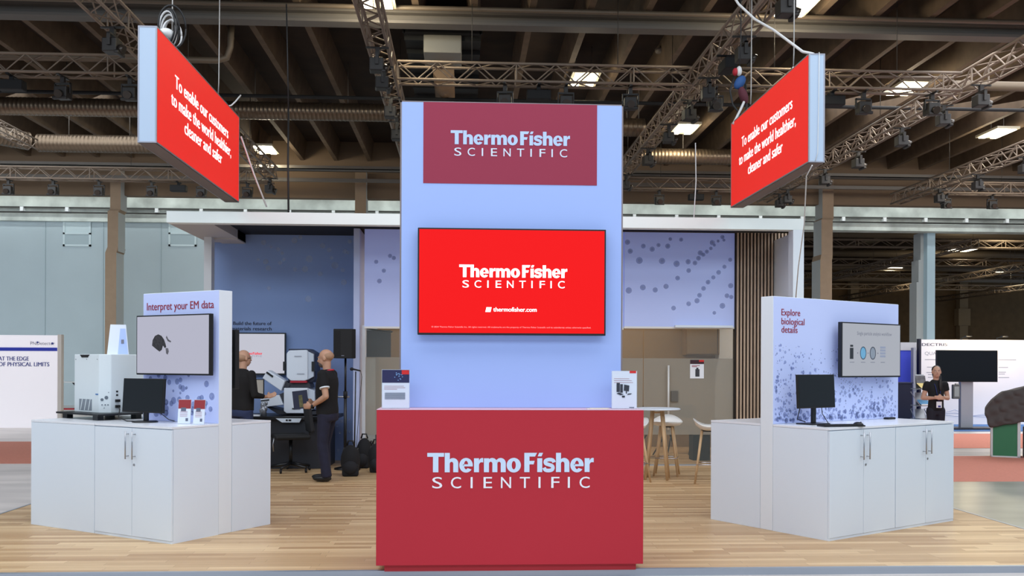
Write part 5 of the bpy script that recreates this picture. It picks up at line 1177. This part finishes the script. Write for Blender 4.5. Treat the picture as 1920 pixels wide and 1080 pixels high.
def fold(c_):
    n = math.sin(c_.x * 16 + c_.z * 9 + c_.y * 5) * .016 + math.sin(c_.x * 31 - c_.z * 24 + 1) * .009 + math.sin(c_.z * 40 + c_.x * 7) * .006
    return (n * .5, -abs(n) * 1.2 if c_.y < .2 else abs(n), n * .5 if c_.z > gt + .06 else n * .2)
o = melt(k, 'dust_cover', mat('cover_grey', (78, 72, 70), .85), None, .022, 6, fold)
for v in o.data.vertices:                     # hollow underneath: lift the inside so that the cloth rests on the crate
    if -.02 < v.co.y < .51 and 0 <= v.co.x <= 1.42 and v.co.z < gt + .01: v.co.z = gt + .004
o.location = (gp.x, gp.y, GZ); o.rotation_euler = (0, 0, CA); tag(o, 'crumpled dark grey dust cover draped over the green crate', 'dust cover')
# ================================================================== PEOPLE
def person(label, loc, rz, s, P_, cl):
    t = thing('person', label, 'person', loc, rz)
    t.scale = (s, s, s)
    def chain(k, pts):
        for (x0_, y0_, z0_, r0), (x1_, y1_, z1_, r1) in zip(pts, pts[1:]): k.cyl((x0_, y0_, z0_), (x1_, y1_, z1_), r0, r1, 14); 
        for x_, y_, z_, r_ in pts: k.ell((x_, y_, z_), (r_, r_, r_), seg=14, rings=8)
    g_ = 1.0
    hy = P_.get('head_yaw', 0); hp = P_.get('head_pitch', 0); HC = Vector((0, -.02, 1.625))
    HM = Matrix.Translation(HC) @ Matrix.Rotation(hy, 4, 'Z') @ Matrix.Rotation(hp, 4, 'X')
    def H(x, y, z): return HM @ Vector((x, y, z))
    k = MB()
    k.ell(H(0, .012, .03), (.077, .096, .09), HM.to_3x3().to_4x4()); k.ell(H(0, -.02, -.035), (.062, .075, .085), HM.to_3x3().to_4x4()); k.ell(H(0, -.045, -.082), (.036, .034, .03), HM.to_3x3().to_4x4())
    k.cyl(H(0, -.082, .012), H(0, -.112, -.028), .008, .015, 8); k.ell(H(0, -.106, -.03), (.016, .013, .012))
    k.ell(H(0, -.083, .022), (.05, .018, .012), HM.to_3x3().to_4x4()); k.ell(H(0, -.09, -.062), (.024, .01, .009))
    for sx in (-1, 1): k.ell(H(sx * .078, .012, -.005), (.011, .02, .034), HM.to_3x3().to_4x4())
    chain(k, [(0, .012, 1.40, .056), (0, .0, 1.50, .054), (HC.x, HC.y + .02, 1.57, .054)])
    w = P_.get('w', 1)
    k.loft([(.86, .13 * w, .09 * w, .02), (.96, .15 * w, .10 * w, .01), (1.08, .135 * w, .095 * w, .005), (1.2, .148 * w, .103 * w, .005), (1.32, .16 * w, .1 * w, .01), (1.4, .14 * w, .075 * w, .015), (1.45, .07, .055, .01)])
    for nm in ('l', 'r'):
        sh, el, wr = P_[nm + '_arm']; sr = 1 if nm == 'l' else -1
        chain(k, [(*sh, .052), (*[(a_ + b_) / 2 for a_, b_ in zip(sh, el)], .047), (*el, .04), (*[a_ * .65 + b_ * .35 for a_, b_ in zip(el, wr)], .04), (*wr, .024)])
        # hand: palm, four fingers, thumb
        W_ = Vector(wr); d_ = (W_ - Vector(el)).normalized(); hd = Vector(P_.get(nm + '_hand', d_)).normalized(); side = Vector(P_.get(nm + '_side', (0, 0, 1))); side = (side - hd * side.dot(hd)).normalized(); pn_ = hd.cross(side)
        palm = W_ + hd * .05
        M3 = Matrix((side, pn_, hd)).transposed().to_4x4()
        k.ell(palm, (.042, .017, .052), M3)
        for i, (o_, ln) in enumerate(((.03, .072), (.010, .082), (-.010, .078), (-.030, .06))):
            b_ = W_ + hd * .088 + side * o_; c1_ = b_ + hd * ln * .5 + pn_ * .012 * P_.get('curl', 1); c2_ = c1_ + hd * ln * .35 + pn_ * .03 * P_.get('curl', 1)
            k.tube([b_ - hd * .02, b_, c1_, c2_], [.0095, .0095, .009, .0075], seg=8)
        tb = W_ + hd * .03 + side * .034; k.tube([tb - side * .012, tb + side * .018 + hd * .02, tb + side * .026 + hd * .05 + pn_ * .01], [.012, .0115, .009], seg=8)
    for nm in ('l', 'r'):
        hpz, kn, an = P_[nm + '_leg']
        chain(k, [(*hpz, .088), (*kn, .055), (*[a_ * .7 + b_ * .3 for a_, b_ in zip(kn, an)], .055), (*an, .036)])
    body = melt(k, 'body', P_.get('skin', SKIN), t, .0085, 4)
    # eyes and brows
    for sx in (-1, 1):
        k = MB(); k.ell(H(sx * .031, -.083, .002), (.012, .008, .007)); k.build('eye', mat('eye_white', (235, 232, 228), .3), t)
        k = MB(); k.ell(H(sx * .031, -.0895, .002), (.0055, .003, .0055)); k.build('iris', mat('iris_dark', (50, 34, 26), .3), t)
        k = MB(); k.ell(H(sx * .032, -.092, .022), (.019, .005, .004)); k.build('eyebrow', cl['hair'], t)
    k = MB(); k.ell(H(0, -.0985, -.06), (.021, .004, .0045)); k.build('lips', mat('lips', (160, 92, 86), .5), t)
    # shirt
    k = MB()
    k.ell((0, .02, 1.435), (.1, .08, .055), seg=20)
    k.loft([(.885, .168 * w, .122 * w, .01), (.95, .166 * w, .124 * w, .01), (1.06, .158 * w, .122 * w, 0), (1.18, .164 * w, .126 * w, 0), (1.29, .175 * w, .126 * w, .005), (1.37, .17 * w, .11 * w, .012), (1.43, .13 * w, .085, .016), (1.468, .078, .07, .012)])
    f_ = cl.get('sleeve', .7)
    for nm in ('l', 'r'):
        sh, el, wr = P_[nm + '_arm']; S_, E_, W_ = Vector(sh), Vector(el), Vector(wr)
        k.ell(S_ * .94 + Vector((0, 0, .075)), (.066, .062, .062))
        if f_ <= 1: e_ = S_ + (E_ - S_) * f_; k.cyl(S_, e_, .07, .064, 16); k.ell(S_, (.07, .07, .07))
        else:
            chain(k, [(*S_, .062), (*E_, .05)]); e_ = E_ + (W_ - E_) * (f_ - 1); k.cyl(E_, e_, .049, .036, 14)
    melt(k, 'shirt', cl['shirt'], t, .012, 4)
    if cl.get('cuff'):
        for nm in ('l', 'r'):
            sh, el, wr = P_[nm + '_arm']; S_, E_ = Vector(sh), Vector(el); e_ = S_ + (E_ - S_) * f_; k = MB(); k.cyl(e_ - (E_ - S_).normalized() * .012, e_ + (E_ - S_).normalized() * .006, .0665, .065, 18); k.build('sleeve_cuff', cl['cuff'], t)
    # trousers
    k = MB(); k.loft([(.80, .16 * w, .11 * w, .02), (.86, .166 * w, .12 * w, .02), (.93, .158 * w, .115 * w, .012), (.99, .15 * w, .108 * w, .01)])
    for nm in ('l', 'r'):
        hpz, kn, an = P_[nm + '_leg']; chain(k, [(*hpz, .098), (*kn, .07)]); k.cyl(kn, (an[0], an[1], an[2] - .03), .072, .066, 16)
    melt(k, 'trousers', cl['trousers'], t, .013, 4)
    for nm in ('l', 'r'):
        an = Vector(P_[nm + '_leg'][2]); toe = Vector(P_.get(nm + '_toe', (0, -1, 0))).normalized(); k = MB()
        M3 = Matrix((toe.cross(UP), toe, UP)).transposed().to_4x4()
        k.ell(Vector((an.x, an.y, .045)) + toe * .07, (.045, .135, .04), M3); k.ell(Vector((an.x, an.y, .06)), (.045, .055, .055)); 
        o = melt(k, 'shoe', cl['shoes'], t, .01, 3)
        for v in o.data.vertices:
            if v.co.z < .006: v.co.z = 0.0
    return t, H, HM
HAIRG = mat('grey_stubble', (120, 104, 92), .9); HAIRD = mat('dark_hair', (34, 24, 22), .5)
TSH = mat('black_tshirt', (15, 14, 17), .9); JEAN = mat('navy_jeans', (27, 28, 50), .85, noise=.15, nscale=14); SHOE = mat('black_shoe', (20, 20, 22), .5)
# first man: stands side-on by the desk with a brochure
p = PZ(612, 902, 0)
pose = {'w': 1.1, 'l_arm': ((.195, .02, 1.41), (.25, .09, 1.13), (.19, -.13, 1.0)), 'r_arm': ((-.19, .0, 1.41), (-.24, .0, 1.13), (-.05, -.2, 1.03)), 'l_hand': (-.15, -1, -.05), 'r_hand': (.7, -.5, 0),
        'l_side': (0, 0, 1), 'r_side': (0, 0, 1), 'curl': 1, 'l_leg': ((.09, .01, .88), (.1, -.02, .49), (.1, .05, .09)), 'r_leg': ((-.09, .01, .88), (-.09, -.06, .49), (-.08, -.04, .09)), 'head_pitch': .12, 'skin': mat('skin_man', (190, 146, 120), .55)}
t, H, HM = person('bald man in black t-shirt and navy jeans holding a dark brochure', (p.x, p.y, 0), math.radians(-104), 1.0, pose, {'shirt': TSH, 'sleeve': .62, 'cuff': WHITE2, 'trousers': JEAN, 'shoes': SHOE, 'hair': HAIRG})
def cap(t, H, HM, m_, zc=.045, ry=.098, name='hair'):
    k = MB(); k.ell(H(0, .022, zc), (.08, ry, .08), HM.to_3x3().to_4x4()); return k.build(name, m_, t)
k = MB(); k.ell(H(0, -.052, -.072), (.052, .05, .046), HM.to_3x3().to_4x4()); k.build('beard', mat('grey_beard', (92, 80, 74), .95), t)
k = MB(); k.ell(H(0, .03, .025), (.079, .09, .068), HM.to_3x3().to_4x4()); k.build('stubble_hair', mat('stubble_skin', (168, 132, 106), .8), t)
k = MB(); k.tube([(.07 * math.cos(a_) , .01 + .075 * math.sin(a_), 1.455 + .02 * math.sin(a_)) for a_ in [i * math.pi / 10 for i in range(21)]], .012); k.build('lanyard', mat('lanyard_red', (190, 40, 60), .7), t)
k = MB(); k.tube([(-.05, -.07, 1.46), (-.03, -.125, 1.3), (0, -.135, 1.12)], .007); k.build('lanyard_strap', mat('lanyard_red', (190, 40, 60), .7), t)
k = MB(); k.cyl((.2, -.1, .995), (.2, -.125, .998), .034, seg=14); k.build('wrist_watch', BLACK, t)
br_ = thing('brochure', 'dark blue brochure held open by the bald man', 'brochure', (p.x, p.y, 0), math.radians(-104)); R_ = Matrix.Translation((.16, -.3, 1.08)) @ Matrix.Rotation(.12, 4, 'X') @ Matrix.Rotation(.1, 4, 'Z')
k = MB(); k.box((-.004, -.1, -.12), (.004, .1, .12), R_); k.build('cover', mat('brochure_navy', (34, 38, 62), .5), br_)
k = MB(); k.box((.004, -.02, -.1), (.006, .03, .06), R_); k.build('printed_picture', mat('brochure_gold', (92, 90, 58), .6, noise=.4, nscale=20), br_)
# second man: seen from behind beside the panel
p = PZ(455, 887, 0)
pose = {'w': 1.1, 'l_arm': ((.195, .0, 1.40), (.27, .0, 1.12), (.2, -.16, 1.0)), 'r_arm': ((-.19, .0, 1.40), (-.26, .0, 1.11), (-.24, -.22, 1.08)), 'l_side': (0, 0, 1), 'r_hand': (-.2, -1, .25), 'r_side': (.6, 0, .8), 'curl': .6,
        'l_leg': ((.09, .01, .88), (.1, -.02, .49), (.1, .02, .09)), 'r_leg': ((-.09, .01, .88), (-.1, -.02, .49), (-.11, .02, .09)), 'head_yaw': -.1, 'skin': mat('skin_man', (190, 146, 120), .55)}
t, H, HM = person('bald man in dark sweater turned away, half hidden by the Interpret panel', (p.x, p.y, 0), math.radians(140), 1.0, pose, {'shirt': mat('dark_sweater', (16, 13, 15), .9), 'sleeve': 1.75, 'trousers': mat('blue_jeans', (40, 50, 84), .85), 'shoes': SHOE, 'hair': HAIRG})
k = MB(); k.ell(H(0, .03, .015), (.0795, .092, .07), HM.to_3x3().to_4x4()); k.build('stubble_hair', mat('stubble_skin', (168, 132, 106), .8), t)
k = MB(); k.tube([H(-.08, .0, .005), H(-.075, -.07, .006), H(-.03, -.105, .004)], .003); k.build('glasses', BLACK, t)
# standing woman
p = PY(1755, 740, 16.2)
pose = {'w': .88, 'l_arm': ((.165, .01, 1.38), (.235, .03, 1.12), (.06, -.17, 1.14)), 'r_arm': ((-.165, .01, 1.38), (-.235, .03, 1.12), (-.06, -.17, 1.13)), 'l_hand': (-1, -.25, .0), 'r_hand': (1, -.25, 0), 'l_side': (0, 0, 1), 'r_side': (0, 0, 1),
        'l_leg': ((.08, .01, .88), (.085, 0, .49), (.09, .02, .09)), 'r_leg': ((-.08, .01, .88), (-.085, 0, .49), (-.09, .02, .09)), 'head_yaw': -.25, 'head_pitch': -.15, 'skin': mat('skin_woman', (206, 160, 136), .55)}
t, H, HM = person('dark-haired woman in black with a white badge, hands folded, before the big black screen', (p.x, 16.2, GZ), -.1, .925, pose, {'shirt': mat('black_blouse', (20, 19, 23), .85), 'sleeve': .45, 'trousers': mat('navy_trousers', (24, 24, 38), .8), 'shoes': SHOE, 'hair': HAIRD})
k = MB(); Q3 = HM.to_3x3().to_4x4(); k.ell(H(0, .03, .045), (.085, .096, .088), Q3); k.ell(H(0, .07, -.04), (.07, .05, .09), Q3); k.ell(H(.05, .05, -.14), (.045, .04, .12), Q3); k.ell(H(.06, -.03, -.26), (.035, .03, .12), Q3)
melt(k, 'hair', HAIRD, t, .01, 3)
k = MB(); k.tube([(-.06, -.03, 1.44), (-.05, -.11, 1.34), (-.005, -.14, 1.05)], .007); k.tube([(.06, -.03, 1.44), (.05, -.11, 1.34), (.005, -.14, 1.05)], .007); k.build('lanyard', mat('lanyard_blue', (36, 50, 110), .7), t)
boxo('badge', (-.05, -.15, .94), (.05, -.142, 1.06), mat('paper_white', (240, 240, 244), .7), t); boxo('badge_print', (-.02, -.152, .95), (.03, -.15, .985), mat('badge_navy', (50, 50, 130), .7), t)
